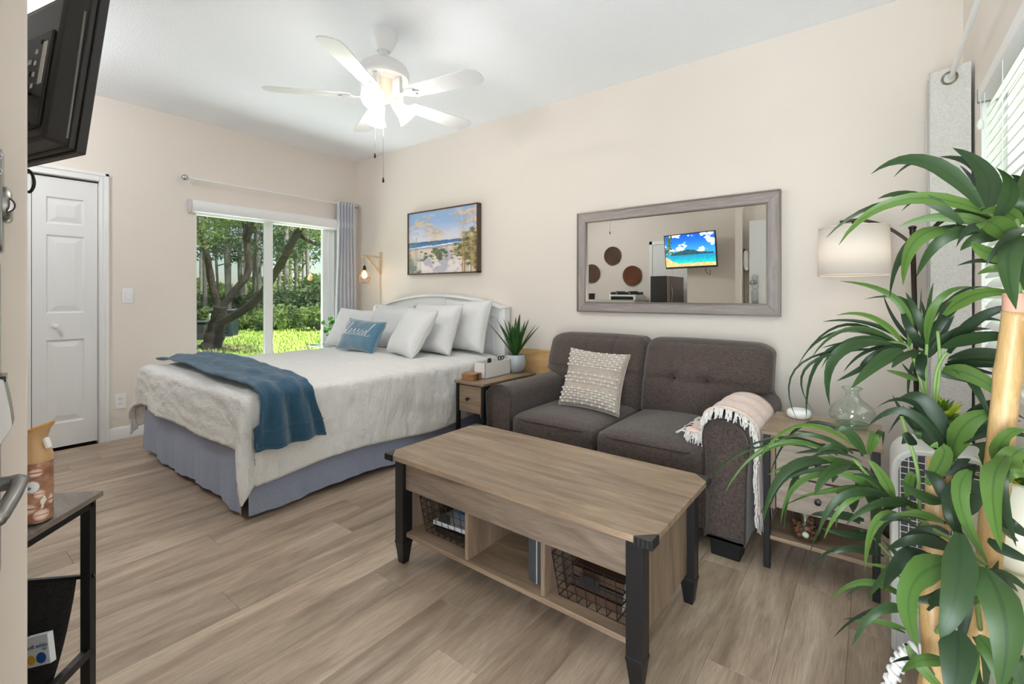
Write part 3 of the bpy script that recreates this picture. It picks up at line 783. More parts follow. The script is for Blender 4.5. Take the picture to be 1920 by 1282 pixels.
pe, PM, PF = pillow('lettered_pillow', 'small blue velvet pillow with white script lettering on the bed', .50, .30, .13, (1.205, -.83, .678), .10, .50, .05, velvet_m, 9, piping=plain('pale_blue_piping', (128, 164, 182), .7))
# script word
LT = {'b': [(0, 0), (.25, .5), (.36, 1.0), (.24, 1.18), (.14, .75), (.15, .12), (.3, 0), (.5, .15), (.48, .42), (.34, .42), (.6, .36)],
      'l': [(0, .0), (.25, .5), (.36, 1.0), (.24, 1.18), (.14, .75), (.15, .2), (.3, 0), (.5, .12)],
      'e': [(0, .12), (.2, .22), (.36, .40), (.26, .52), (.1, .38), (.1, .15), (.25, 0), (.5, .12)],
      's': [(0, .12), (.2, .38), (.27, .58), (.3, .4), (.38, .2), (.3, .02), (.1, .04), (.26, .02), (.5, .12)],
      'd': [(.36, .42), (.2, .5), (.05, .28), (.12, .04), (.3, .08), (.44, .4), (.6, 1.15), (.52, .95), (.42, .3), (.46, .05), (.62, .0), (.95, .14)]}
adv = {'b': .60, 'l': .5, 'e': .5, 's': .5, 'd': .95}
pts = []; x = 0
for ch in 'blessed':
    for (a, b) in LT[ch]: pts.append((x+a+b*.28, b))
    x += adv[ch]
tw = x; sc_ = .43/tw
path2 = smoothpath([(a, b, 0) for a, b in pts], 4)
tp = []
for p in path2:
    X = -.235+p.x*sc_; Z = -.025+p.y*sc_*1.05
    u = (math.copysign(abs(X/.25)**(1/.85), X)+1)/2; v = (math.copysign(abs(Z/.15)**(1/.85), Z)+1)/2
    q = PF(max(.01, min(.99, u)), v); tp.append(PM @ (q+Vector((0, -.0022, 0))))
MB().tube(tp, .0021, 5).build('script_lettering', plain('white_embroidery', (245, 245, 245), .8), pe, smooth=180)

# ------------------------------------------------------------------ bracket lamp over the bed corner
sx_, sy_ = .468, -.0
sc = empty('bracket_lamp', (sx_, 0, 1.5), 'light wood bracket wall lamp with caged bulb beside the headboard', 'wall lamp')
bx('wall_bar', (sx_-.012, -.022, 1.395), (sx_+.012, 0, 1.645), lightwood_m, sc, .003)
bx('arm', (sx_-.011, -.255, 1.575), (sx_+.011, -.02, 1.598), lightwood_m, sc, .003)
k = MB(); A = Vector((sx_, -.185, 1.572)); B = Vector((sx_, -.022, 1.42)); d_ = (B-A).normalized(); pr = Vector((0, -d_.z, d_.y))
k.add([A+Vector((s*.010, 0, 0))+pr*q for s in (-1, 1) for q in (-.011, .011)]+[B+Vector((s*.010, 0, 0))+pr*q for s in (-1, 1) for q in (-.011, .011)], [(0, 1, 3, 2), (4, 6, 7, 5), (0, 4, 5, 1), (2, 3, 7, 6), (1, 5, 7, 3), (0, 2, 6, 4)])
k.build('brace', lightwood_m, sc, smooth=30, bevel=.002)
ly = -.215; lz = 1.47
MB().tube([(sx_, ly, 1.575), (sx_+.001, ly, lz)], .0022, 6).build('hanging_cord', plain('jute_cord', (150, 128, 96), .9), sc)
MB().lathe([(0, .03), (.006, .03), (.014, .018), (.017, 0), (.017, -.026), (0, -.026)], 12, None, (sx_, ly, lz-.015)).build('socket', black_m, sc)
MB().lathe([(0, 0), (.012, -.004), (.013, -.02), (.024, -.04), (.029, -.058), (.022, -.08), (0, -.088)], 14, None, (sx_, ly, lz-.038)).build('bulb', glow('warm_bulb', (255, 206, 140), 14), sc, smooth=180)
cg = MB(); cz = lz-.04
rings = [(.020, 0), (.045, -.045), (.062, -.085), (.048, -.135)]
RP = [[Vector((sx_+r*math.cos(2*PI*j/8+.3*i), ly+r*math.sin(2*PI*j/8+.3*i), cz+z)) for j in range(8)] for i, (r, z) in enumerate(rings)]
for i in (0, 2, 3): cg.tube(RP[i], .0018, 5, closed=True)
for i in range(3):
    for j in range(8):
        cg.tube([RP[i][j], RP[i+1][j]], .0017, 5); cg.tube([RP[i][j], RP[i+1][(j-1) % 8]], .0017, 5)
cg.build('wire_cage', plain('copper_wire', (186, 140, 96), .35, .8), sc, smooth=180)
MB().tube(smoothpath([(sx_-.004, -.008, 1.40), (sx_-.006, -.008, 1.25), (sx_+.004, -.008, 1.1), (sx_+.006, -.01, .9)], 6), .0025, 6).build('plug_cord', plain('twisted_cord', (170, 148, 112), .9, var=.3, vs=200), sc)
point('bracket_lamp_light', (sx_, ly, lz-.10), 1.0, .03, (1, .78, .52))

# ------------------------------------------------------------------ glass side table with pot plant left of the bed
st = empty('side_table', (.30, -.49, 0), 'chrome framed glass side table between the bed and the window', 'table')
tx0, tx1, ty0, ty1, tz = .11, .465, -.66, -.33, .64
for (x, y) in ((tx0, ty0), (tx1, ty0), (tx0, ty1), (tx1, ty1)):
    MB().tube([(x, y, 0), (x, y, tz+.012)], .009, 10).build('leg', chrome_m, st)
for a, b in (((tx0, ty0), (tx1, ty0)), ((tx1, ty0), (tx1, ty1)), ((tx1, ty1), (tx0, ty1)), ((tx0, ty1), (tx0, ty0))):
    MB().tube([(*a, tz-.006), (*b, tz-.006)], .006, 8).build('rail', chrome_m, st)
bx('glass_top', (tx0, ty0, tz-.002), (tx1, ty1, tz+.004), tabglass_m, st, 0)
pp = empty('potted_pilea', (.31, -.475, tz+.004), 'small round leaved pilea in a grey square pot by the window', 'plant')
k = MB(); pz = tz+.005; c0 = Vector((.31, -.475, 0)); R45 = Matrix.Rotation(.75, 3, 'Z')
def sq(h, z): return [c0+R45 @ Vector((a*h, b*h, 0))+Vector((0, 0, z)) for a, b in ((-1, -1), (1, -1), (1, 1), (-1, 1))]
rg = [sq(.045, pz), sq(.055, pz+.10), sq(.05, pz+.10), sq(.048, pz+.085)]
k.add(sum(rg, []), [(3, 2, 1, 0)]+[(i*4+j, i*4+(j+1) % 4, (i+1)*4+(j+1) % 4, (i+1)*4+j) for i in range(3) for j in range(4)]); k.build('pot', greypot_m, pp, smooth=0)
MB().add(sq(.048, pz+.088), [(0, 1, 2, 3)]).build('soil', soil_m, pp)
pil_m = leafmat('pilea_leaf', (96, 168, 52), (62, 128, 40), (150, 200, 90), .45)
random.seed(5)
for i in range(30):
    an = random.uniform(0, 2*PI); rr = random.uniform(.02, .15); hz = random.uniform(.02, .20)-rr*.15
    b0 = c0+Vector((0, 0, pz+.085)); e_ = b0+Vector((rr*math.cos(an), rr*math.sin(an), hz))
    e_.x = max(e_.x, .06)
    pth = smoothpath([b0, b0.lerp(e_, .5)+Vector((0, 0, .03)), e_], 4)
    s_ = MB().tube(pth, .0015, 4); s_.build('stem', plain('pilea_stem', (120, 140, 80), .7) if i == 0 else MATS['pilea_stem'], pp)
    r_ = random.uniform(.014, .024); nv = Vector((random.uniform(-1, 1), random.uniform(-1.2, .2), random.uniform(-.3, 1))).normalized()
    a1 = nv.orthogonal().normalized(); a2 = nv.cross(a1)
    lf = MB(); lf.v = [e_+nv*.003]+[e_+(a1*math.cos(t)+a2*math.sin(t))*r_ for t in [2*PI*q/12 for q in range(12)]]; lf.f = [(0, 1+q, 1+(q+1) % 12) for q in range(12)]
    lf.uv = [(.2, 0)]*13; lf.build('leaf', pil_m, pp, smooth=180)

# ------------------------------------------------------------------ painting
fx0, fx1, fz0, fz1 = .985, 1.965, 1.372, 2.012
pa = empty('framed_painting', (1.475, 0, fz0), 'framed beach painting of dunes, grass and surf above the headboard', 'painting')
FD = .055
for a, b in (((fx0, -FD, fz0), (fx1, 0, fz0+.012)), ((fx0, -FD, fz1-.012), (fx1, 0, fz1)), ((fx0, -FD, fz0), (fx0+.012, 0, fz1)), ((fx1-.012, -FD, fz0), (fx1, 0, fz1))):
    bx('frame_bar', a, b, walnut_m, pa, .0015)
bx('canvas_back', (fx0+.01, -FD+.012, fz0+.01), (fx1-.01, 0, fz1-.01), plain('canvas_edge', (210, 205, 198), .8), pa, 0)
def beach(u, v):
    n1 = fnoise((u*3, v*7, 1), 1.2, 4); n2 = fnoise((u*9, v*14, 4), 1.5, 3); n3 = fnoise((u*4, v*4, 9), 1.5, 4)
    hz = .515+.004*n2
    if v > hz:
        t = (v-hz)/(1-hz); c = mixrgb((214, 214, 226), (146, 178, 222), sstep(.05, .7, t+.15*n1))
        cl_ = sstep(-.12, .5, n1*.9+.32*(t-.35)+.28*n3)
        c = mixrgb(c, mixrgb((216, 198, 186), (190, 168, 152), sstep(-.2, .5, n2)), cl_*.95)
        if t < .3: c = mixrgb(c, (236, 214, 186), sstep(.0, .5, n1+.15)*.6*(1-t/.3))
    elif v > .405+.035*(u-.5)*1.4:
        t = (hz-v)/.10; c = mixrgb((64, 108, 158), (96, 138, 176), t+.5*n2)
        if abs(v-(.432+.055*(u-.3)+.008*n2)) < .010: c = (238, 240, 244)
        if v < .425+.045*(u-.3): c = mixrgb((150, 158, 182), (180, 172, 178), .5+n2)
    else:
        c = mixrgb((224, 204, 192), (236, 224, 220), sstep(.4, .1, v))
        c = mixrgb(c, (172, 168, 186), sstep(.16, .5, n3+.25*math.sin(u*14+v*22)*.6)*.7*sstep(.02, .2, .33-abs(v-.2)))
        g = sstep(.02, .22, n2*.5+.24-3.2*max(0, abs(v-.29+.03*math.sin(u*9))-.05)-1.4*abs(u-.45)+.05)
        c = mixrgb(c, mixrgb((120, 130, 84), (74, 84, 58), .5+n2), g*.9)
    # right grass bank
    e_ = sstep(.0, .15, (u-.60)*1.0-abs(v-.34)*1.05+.12*n2+.03)
    c = mixrgb(c, mixrgb(mixrgb((168, 146, 82), (66, 78, 52), sstep(-.3, .3, n2)), (92, 96, 120), sstep(.2, .5, n3)*.4), e_*.92)
    e_ = sstep(.0, .12, .20-u-(v-.05)*.42+.07*n2)*sstep(.5, .3, v)
    c = mixrgb(c, mixrgb((122, 134, 128), (86, 102, 108), .5+n2), e_*.9)
    # blades
    for (cx_, top, lean_, w_, col_) in BL:
        if v < top:
            xx = cx_+lean_*(v-.1)**2
            if abs(u-xx) < w_*(1-v/top*.6): c = mixrgb(c, col_, .75)
    return c
random.seed(11)
BL = [(random.uniform(.80, .99), random.uniform(.5, .95), random.uniform(-.16, .06), .0035, random.choice(((176, 140, 92), (150, 112, 74), (196, 166, 112), (104, 110, 74)))) for _ in range(26)]
BL += [(random.uniform(.0, .19), random.uniform(.3, .72), random.uniform(-.05, .12), .0028, random.choice(((190, 172, 120), (120, 134, 110), (96, 112, 104)))) for _ in range(22)]
sheet('canvas', fx1-fx0-.024, fz1-fz0-.024, 220, 144, beach, printmat('painted_canvas', 0, .55), pa, Matrix.Translation(((fx0+fx1)/2, -FD+.010, (fz0+fz1)/2)))

# ------------------------------------------------------------------ wall mirror
mx0, mx1, mz0, mz1 = 2.99, 4.385, 1.036, 1.803
mi = empty('wall_mirror', ((mx0+mx1)/2, 0, mz0), 'wide wall mirror in a grey washed wood frame above the sofa', 'mirror')
MW = .078
def miter(m, a0, a1, b1, b0, y0, y1):
    """frame bar with mitred ends: outer edge a0-a1, inner edge b0-b1 in X,Z"""
    p = [Vector((q[0], y, q[1])) for y in (y0, y1) for q in (a0, a1, b1, b0)]
    return m.add(p, [(0, 1, 2, 3), (7, 6, 5, 4), (0, 4, 5, 1), (1, 5, 6, 2), (2, 6, 7, 3), (3, 7, 4, 0)])
def ringbars(name, x0, x1, z0, z1, wd, y0, y1, mats, bev=.002):
    o_ = [(x0, z0), (x1, z0), (x1, z1), (x0, z1)]; i_ = [(x0+wd, z0+wd), (x1-wd, z0+wd), (x1-wd, z1-wd), (x0+wd, z1-wd)]
    for k in range(4): miter(MB(), o_[k], o_[(k+1) % 4], i_[(k+1) % 4], i_[k], y0, y1).build(name, mats[k % 2], mi, smooth=30, bevel=bev)
ringbars('frame_bar', mx0+.008, mx1-.008, mz0+.008, mz1-.008, MW-.016, -.030, -.004, (mirrorwood_m, mirrorwoodZ_m))
edge_m = plain('pewter_edge', (126, 118, 110), .4, .4, var=.08)
ringbars('outer_edge', mx0, mx1, mz0, mz1, .010, -.036, 0, (edge_m, edge_m), .001)
ringbars('inner_edge', mx0+MW-.010, mx1-MW+.010, mz0+MW-.010, mz1-MW+.010, .010, -.033, -.004, (edge_m, edge_m), .001)
mm, n_, l_, b_ = newmat('silvered_glass'); b_.inputs['Base Color'].default_value = (.86, .87, .85, 1); b_.inputs['Metallic'].default_value = 1
r_ = math_(n_, l_, 'MULTIPLY', noise_(n_, l_, coords(n_, l_), 3, 2), .004); l_.new(r_, b_.inputs['Roughness'])
bx('mirror_glass', (mx0+MW-.004, -.018, mz0+MW-.004), (mx1-MW+.004, -.012, mz1-MW+.004), mm, mi, 0)
gi = .018
k = MB(); i0 = [(mx0+MW, mz0+MW), (mx1-MW, mz0+MW), (mx1-MW, mz1-MW), (mx0+MW, mz1-MW)]; i1 = [(a+(gi if j in (0, 3) else -gi), b+(gi if j < 2 else -gi)) for j, (a, b) in enumerate(i0)]
for j in range(4): k.add([(i0[j][0], -.0181, i0[j][1]), (i0[(j+1) % 4][0], -.0181, i0[(j+1) % 4][1]), (i1[(j+1) % 4][0], -.0184, i1[(j+1) % 4][1]), (i1[j][0], -.0184, i1[j][1])], [(0, 1, 2, 3)])
k.build('bevelled_edge', mm, mi, smooth=0)
bx('pine_board', (2.335, -.045, .0), (3.05, -.02, .712), pine_m, None, .003)
tag(bpy.data.objects['pine_board'], 'pale pine board standing against the wall behind the potted agave', 'board')
# ------------------------------------------------------------------ night table between bed and sofa
nx0, nx1, ny0, ny1, nz = 2.345, 2.635, -.735, -.085, .53
nt_ = empty('night_table', ((nx0+nx1)/2, (ny0+ny1)/2, 0), 'narrow greige night table with one drawer and black legs between bed and sofa', 'table')
bx('top', (nx0, ny0, nz-.018), (nx1, ny1, nz), tableY_m, nt_, .003)
for x in (nx0+.008, nx1-.033):
    for y in (ny0+.012, ny1-.037): bx('leg', (x, y, 0), (x+.025, y+.025, nz-.018), black_m, nt_, .002)
bx('drawer_case', (nx0+.033, ny0+.03, .30), (nx1-.033, ny1-.03, nz-.02), tableY_m, nt_, .002)
dr = bx('drawer', (nx0+.042, ny0+.012, .31), (nx1-.040, ny0+.034, nz-.028), table_m, nt_, .002)
bx('side_rail', (nx1-.030, ny0+.037, nz-.05), (nx1-.012, ny1-.037, nz-.018), black_m, nt_, .002)
bx('side_rail', (nx0+.012, ny0+.037, nz-.05), (nx0+.030, ny1-.037, nz-.018), black_m, nt_, .002)
bx('lower_shelf', (nx0+.02, ny0+.03, .12), (nx1-.02, ny1-.02, .135), tableY_m, nt_, .002)
bx('face_strip', (nx1-.040, ny0+.012, .29), (nx1-.033, ny0+.03, nz-.018), table_m, nt_, .001)
MB().lathe([(0, -.012), (.006, -.012), (.005, 0), (.006, .010), (.013, .016), (.014, .024), (.010, .028), (0, .029)], 14, Matrix.Rotation(PI/2, 4, 'X'), ((nx0+nx1)/2-.0, ny0+.006, .41)).build('knob', black_m, dr, smooth=40)
# desk organiser, coaster stack, potted agave
ob = empty('desk_organizer', (2.46, -.39, nz), 'white open desk organizer box holding scissors and pens', 'organizer')
ox0, ox1, oy0, oy1, oh = 2.39, 2.505, -.565, -.255, .118
for a, b in (((ox0, oy0, nz), (ox1, oy0+.005, nz+oh)), ((ox0, oy1-.005, nz), (ox1, oy1, nz+oh)), ((ox0, oy0, nz), (ox0+.005, oy1, nz+oh)), ((ox1-.005, oy0, nz), (ox1, oy1, nz+oh))):
    bx('side_wall', a, b, ceram_m, ob, .001)
bx('floor_panel', (ox0, oy0, nz), (ox1, oy1, nz+.005), ceram_m, ob, 0); bx('divider', (ox0+.004, -.42, nz), (ox1-.004, -.416, nz+oh-.008), ceram_m, ob, 0)
sc2 = empty('scissors', (2.455, -.30, nz+.01), 'dark handled scissors standing in the white organizer', 'scissors')
for s in (-1, 1):
    cc = Vector((2.455, -.315+s*.018, nz+oh+.012))
    MB().tube([cc+Vector((.004*math.sin(a), .016*math.cos(a), .015*math.sin(a))) for a in [2*PI*j/14 for j in range(14)]], .0045, 6, closed=True).build('handle_loop', plain('dark_handle', (52, 40, 38), .5) if s < 0 else MATS['dark_handle'], sc2, smooth=180)
    MB().tube([cc+Vector((0, -s*.008, -.015)), (2.455, -.295, nz+.02)], .003, 5).build('blade', satin_m, sc2)
k = empty('remote_control', (2.46, -.46, nz+.01), 'short black remote leaning in the front compartment of the organizer', 'remote')
MB().soft((2.452, -.455, nz+.075), (.02, .035, .135), .008, n=5).build('remote_body', blackplastic_m, k, smooth=180)
MB().tube([(2.455, -.36, nz+.01), (2.46, -.345, nz+.105)], .004, 8).build('pen', ceram_m, None); tag(bpy.data.objects['pen'], 'white pen standing in the organizer beside the scissors', 'pen')
cs = empty('coaster_holder', (2.425, -.635, nz), 'stack of square wooden coasters in a holder on the night table', 'coasters')
Rc = Matrix.Translation((2.43, -.635, nz)) @ Matrix.Rotation(.12, 4, 'Z')
for i in range(4): MB().cbox((0, 0, .006+.0125*i), (.108, .108, .011), Rc).build('coaster', acacia_m, cs, smooth=30, bevel=.002)
for s in (-1, 1): MB().cbox((s*.057, 0, .025), (.004, .03, .05), Rc).build('holder_arm', walnut_m, cs, smooth=30, bevel=.001)
ag = empty('potted_agave', (2.49, -.155, nz), 'spiky green agave in a grey blue glazed pot on the night table', 'plant')
ac = Vector((2.485, -.165, nz))
MB().lathe([(0, 0), (.055, 0), (.072, .015), (.088, .055), (.090, .09), (.083, .128), (.075, .145), (.068, .145), (.07, .13), (.04, .125), (0, .125)], 28, None, ac).build('pot', potblue_m, ag, smooth=50)
MB().lathe([(.07, .130), (0, .135)], 16, None, ac).build('soil', soil_m, ag)
ag_m = leafmat('agave_leaf', (62, 104, 44), (42, 82, 44), (88, 128, 66), .12, .38)
def blade(name, P0, P1, P2, wd, mat, parent, side=None, n=9, fold=.35, prof=None, thick=0):
    """lance-shaped leaf along a quadratic curve with a folded midrib"""
    P0, P1, P2 = Vector(P0), Vector(P1), Vector(P2); m = MB(); m.uv = []
    for i in range(n+1):
        t = i/n; p = P0*(1-t)**2+P1*2*t*(1-t)+P2*t*t; tg = (P1-P0)*2*(1-t)+(P2-P1)*2*t
        tg.normalize(); sd = side if side is not None else Vector((0, 0, 1)).cross(tg)
        sd = (sd-tg*sd.dot(tg)); sd = sd.normalized() if sd.length > 1e-6 else tg.orthogonal().normalized()
        nn = tg.cross(sd).normalized()
        wd_ = wd/2*(prof(t) if prof else (min(1, (t+.04)/.22)**.6)*(1-t**2.4)**.8)+.0003
        m.v += [p-sd*wd_+nn*wd_*fold, p, p+sd*wd_+nn*wd_*fold]; m.uv += [(0, t), (.5, t), (1, t)]
    for i in range(n):
        for j in range(2): a = i*3+j; m.f.append((a, a+1, a+4, a+3))
    return m.build(name, mat, parent, smooth=180)
random.seed(21)
for i in range(22):
    an = i*2.39996; tl = .10+.62*(i/22)
    L_ = random.uniform(.29, .38)*(1-.25*(i/24 < .2)); b0 = ac+Vector((.012*math.cos(an), .012*math.sin(an), .130))
    dirv = Vector((math.cos(an)*math.sin(tl), math.sin(an)*math.sin(tl), math.cos(tl)))
    e_ = b0+dirv*L_; c_ = b0+dirv*L_*.5+Vector((0, 0, .015))
    if e_.y > -.02: e_.y = -.02
    blade('leaf', b0, c_, e_, .046, ag_m, ag, None, 7, .45, lambda t: (min(1, (t+.35)/.5))*(1-t**2.2))
k = MB().soft((2.70, -.62, .21), (.05, .26, .42), .02, n=6).build('blue_tote', plain('blue_plastic', (36, 98, 164), .5), None, smooth=180); tag(k, 'blue plastic bin tucked between the night table and the sofa arm', 'bin')

# ------------------------------------------------------------------ sofa (loveseat)
sX0, sX1, sF, sB = 2.918, 4.415, -1.035, -.10
so_ = empty('loveseat', ((sX0+sX1)/2, -.55, 0), 'brown linen loveseat with rolled arms and tufted back cushions', 'sofa')
aw = .215
bx('seat_base', (sX0+.12, sF+.05, .085), (sX1-.12, sB-.02, .30), sofa_m, so_, .015)
MB().soft(((sX0+sX1)/2, -.17, .40), (sX1-sX0-.08, .15, .50), .05, (0, .01, 0), n=8).build('back_frame', sofa_m, so_, smooth=180)
def arm_prof(s):
    """outline of the arm front in X,Z, outer side first; s = +1 right arm"""
    o = [(-.085, .085), (-.085, .30), (-.088, .45), (-.094, .52), (-.086, .575), (-.055, .610), (-.01, .622), (.045, .612), (.085, .578), (.098, .53), (.092, .47), (.085, .36), (.082, .20), (.080, .085)]
    return [(x*s, z) for x, z in o]
for s, cx_ in ((1, sX1-.105), (-1, sX0+.105)):
    pr = smoothpath([(x, 0, z) for x, z in arm_prof(s)], 3)
    m = MB(); N = len(pr); st_ = [(-1.012, .90), (-1.030, .965), (-1.036, .985), (-1.030, 1.0), (-1.0, 1.005), (-.7, 1.0), (-.4, 1.0), (-.14, .98)]
    for (y, k_) in st_:
        for p in pr: m.v.append(Vector((cx_+p.x*k_, y, .085+(p.z-.085)*lerp(1, k_, .6))))
    for i in range(len(st_)-1):
        for j in range(N): m.f.append((i*N+j, i*N+(j+1) % N, (i+1)*N+(j+1) % N, (i+1)*N+j))
    m.f.append(tuple(range(N))); m.f.append(tuple((len(st_)-1)*N+j for j in range(N-1, -1, -1)))
    a_ = m.build('arm', sofa_m, so_, smooth=50)
    MB().tube([Vector((cx_+p.x*.99, -1.034, .085+(p.z-.085)*.995)) for p in pr], .0045, 6).build('piping', piping_m, a_, smooth=180)
mx_ = (sX0+sX1)/2
for s in (-1, 1):
    cx_ = mx_+s*.280
    def crown(p): 
        if p.z > 0: p.z += .012*(1-(p.x/.28)**2)
        return p
    c_ = MB().soft((cx_, -.665, .375), (.557, .74, .165), .045, (0, .012, .018), n=12, fn=crown).build('seat_cushion', sofa_m, so_, smooth=180)
    for z in (.438, .312):
        pts = []
        for k_ in range(48):
            a = 2*PI*k_/48; q = lambda t: math.copysign(abs(t)**.32, t)
            pts.append(Vector((cx_+.276*q(math.cos(a)), -.668+.368*q(math.sin(a))-.006, z)))
        MB().tube(pts, .0042, 5, closed=True).build('piping', piping_m, c_, smooth=180)
    # back cushion: broad top reaching over the arm, two tufts, seams
    def bc(p, s=s):
        q = p.copy(); t = (q.z+.24)/.48      # 0 bottom .. 1 top
        out = q.x*s
        if out > 0: q.x += s*(.165*sstep(.34, .50, t)*min(1, out/.28)**1.5)
        if q.y < 0:
            for txx in (-.095, .095):
                r2 = (q.x-txx-s*.02)**2+(q.z-.02)**2; q.y += .040*math.exp(-r2/.0012)
                q.y += .012*math.exp(-((q.x-txx-s*.02)**2)/.00012)
            q.y += .014*math.exp(-((q.z-.02)**2)/.00014)
        q.y += .10*(t-.5)+.03*t
        q.y -= .03*math.sin(PI*t)
        return q
    c_ = MB().soft((cx_, -.315, .645), (.560, .19, .49), .06, (0, .03, .008), n=48, fn=bc).build('back_cushion', sofa_m, so_, smooth=180)
    for txx in (-.095, .095): MB().ball((cx_+txx+s*.02, -.392, .665), .010, 8, (1, .5, 1)).build('tuft_button', piping_m, c_, smooth=180)
for (x, y) in ((sX0+.09, sF+.07), (sX1-.12, sF+.07), (sX0+.09, sB-.12), (sX1-.12, sB-.12)):
    k = MB(); k.add([(x-.055, y-.05, .09), (x+.075, y-.05, .09), (x+.075, y+.06, .09), (x-.055, y+.06, .09), (x-.05, y-.045, 0), (x+.07, y-.045, 0), (x+.07, y+.05, 0), (x-.05, y+.05, 0)], [(0, 1, 2, 3), (7, 6, 5, 4), (0, 4, 5, 1), (1, 5, 6, 2), (2, 6, 7, 3), (3, 7, 4, 0)]); k.build('leg', black_m, so_, smooth=30, bevel=.004)
# textured cushion
ce_, CM, CF = pillow('textured_cushion', 'oatmeal cushion with rows of cream pompoms on the brown loveseat', .40, .365, .13, (3.48, -.755, .488), .03, .38, .04, cush_m, 15, 'cushion')
cpm = MB(); cst = MB(); random.seed(3)
rows = [.965, .91, .86, .81, .765, .715, .665, .53, .485, .435, .31, .265, .22, .175, .12, .06]
for ri, v in enumerate(rows):
    pth = [CM @ (CF(u/24, v)+Vector((0, -.002, 0))) for u in range(1, 24)]; cst.tube(pth, .0021, 5)
    for q in range(8):
        u = (q+.35+.5*(ri % 2))/8.3
        if .02 < u < .985: cpm.ball(CM @ (CF(u, v)+Vector((0, -.006, 0))), .0078, 6)
cpm.build('pompoms', yarn_m, ce_, smooth=180, kind='stuff'); cst.build('yarn_rows', yarn_m, ce_, smooth=180, kind='stuff')
# blush throw with fringe over the right arm
armR = smoothpath([(x, 0, z) for x, z in arm_prof(1)], 3); cxr = sX1-.105
inner = [(-.10, .485), (-.104, .52), (-.097, .585), (-.06, .626), (-.01, .638), (.05, .628), (.098, .592), (.112, .54), (.108, .46), (.104, .36), (.108, .26), (.110, .19)]
ip = smoothpath([(-.20, 0, .492), (-.15, 0, .488)]+[(x, 0, z) for x, z in inner], 4)
bt = empty('fringed_throw', (cxr, -.75, .62), 'blush pink throw with white fringe draped over the loveseat arm', 'throw')
def btf(u, v):
    i = u*(len(ip)-1); j = min(int(i), len(ip)-2); p = ip[j].lerp(ip[j+1], i-j)
    y = lerp(-.985, -.60, v)+.02*math.sin(u*9)*(1-v)+(.06*(u-.5) if u > .5 else 0)
    return Vector((cxr+p.x+.006*fnoise((u*4, v*5, 1), 2), y+ (.05*(.25-u)*4*(1-v) if u < .25 else 0), p.z+.006*math.sin(v*17+u*5)+.016))
o = MB().grid(btf, 60, 16).build('blanket', pink_m, bt, smooth=180); md = o.modifiers.new('thick', 'SOLIDIFY'); md.thickness = .014; md.offset = 1
fr = MB(); random.seed(8)
for i in range(260):
    u = random.random(); p = btf(u, 0); q = btf(min(1, u+.02), 0); tg = (q-p).normalized() if u < .97 else Vector((0, 0, -1))
    nrm = Vector((p.x-cxr, 0, p.z-.52)).normalized() if u > .18 else Vector((0, 0, 1))
    e_ = p+Vector((0, -random.uniform(.014, .042), 0))+nrm*random.uniform(.0, .02)+Vector((0, 0, -random.uniform(.015, .055)))
    fr.tube([p+nrm*.008, p.lerp(e_, .5)+Vector((random.uniform(-.006, .006), 0, .004)), e_], .0034, 4)
for i in range(46):
    v = random.random(); p = btf(1, v)
    fr.tube([p, p+Vector((random.uniform(.0, .01), random.uniform(-.01, .01), -.04)), p+Vector((random.uniform(.0, .015), random.uniform(-.014, .014), -random.uniform(.07, .12)))], .0028, 4)
for i in range(30):
    v = random.random(); p = btf(0, v)
    fr.tube([p, p+Vector((-.02, random.uniform(-.01, .0), .004)), p+Vector((-random.uniform(.03, .05), random.uniform(-.012, .0), -.012))], .0028, 4)
fr.build('fringe', fringe_m, bt, smooth=180, kind='stuff')

# ------------------------------------------------------------------ coffee table
cx0, cx1, cy0, cy1, cz = 3.132, 4.335, -1.952, -1.357, .475
ct = empty('coffee_table', ((cx0+cx1)/2, (cy0+cy1)/2, 0), 'greige wood coffee table with black metal legs and three open cubbies', 'table')
ch = .055
pts = [(cx0+ch, cy0), (cx1-ch, cy0), (cx1, cy0+ch), (cx1, cy1-ch), (cx1-ch, cy1), (cx0+ch, cy1), (cx0, cy1-ch), (cx0, cy0+ch)]
MB().prism(pts, cz-.021, cz).build('top', table_m, ct, smooth=0, bevel=.002)
for (x, y, sx1, sy1) in ((cx0, cy0, 1, 1), (cx1, cy0, -1, 1), (cx1, cy1, -1, -1), (cx0, cy1, 1, -1)):
    tri = [(x, y), (x+sx1*ch, y), (x, y+sy1*ch)]
    if sx1*sy1 < 0: tri = tri[::-1]
    br = MB().prism(tri, cz-.026, cz+.0008).build('corner_bracket', iron_m, ct, smooth=0, bevel=.001)
    t_ = MB()
    for q in range(4):
        w0 = ch*(.02+.25*q); t_.box((min(x+sx1*w0, x+sx1*(w0+.008)), min(y, y-sy1*.0035), cz-.026), (max(x+sx1*w0, x+sx1*(w0+.008)), max(y, y-sy1*.0035), cz-.002))
        t_.box((min(x, x-sx1*.0035), min(y+sy1*w0, y+sy1*(w0+.008)), cz-.026), (max(x, x-sx1*.0035), max(y+sy1*w0, y+sy1*(w0+.008)), cz-.002))
    t_.build('bracket_ribs', black_m, br, smooth=0, kind='stuff')
lg = [(3.198, -1.902), (4.272, -1.902), (4.272, -1.408), (3.198, -1.408)]
for (x, y) in lg:
    h = .026; m = MB(); lv = [(.0, .016), (.085, .026), (.086, .0275), (.098, .0275), (.099, .026), (cz-.022, .026)]
    for z, r in lv: m.v += [Vector((x-r, y-r, z)), Vector((x+r, y-r, z)), Vector((x+r, y+r, z)), Vector((x-r, y+r, z))]
    for i in range(len(lv)-1):
        for j in range(4): m.f.append((i*4+j, i*4+(j+1) % 4, (i+1)*4+(j+1) % 4, (i+1)*4+j))
    m.f.append((3, 2, 1, 0)); e = (len(lv)-1)*4; m.f.append((e, e+1, e+2, e+3)); m.build('leg', black_m, ct, smooth=0, bevel=.002)
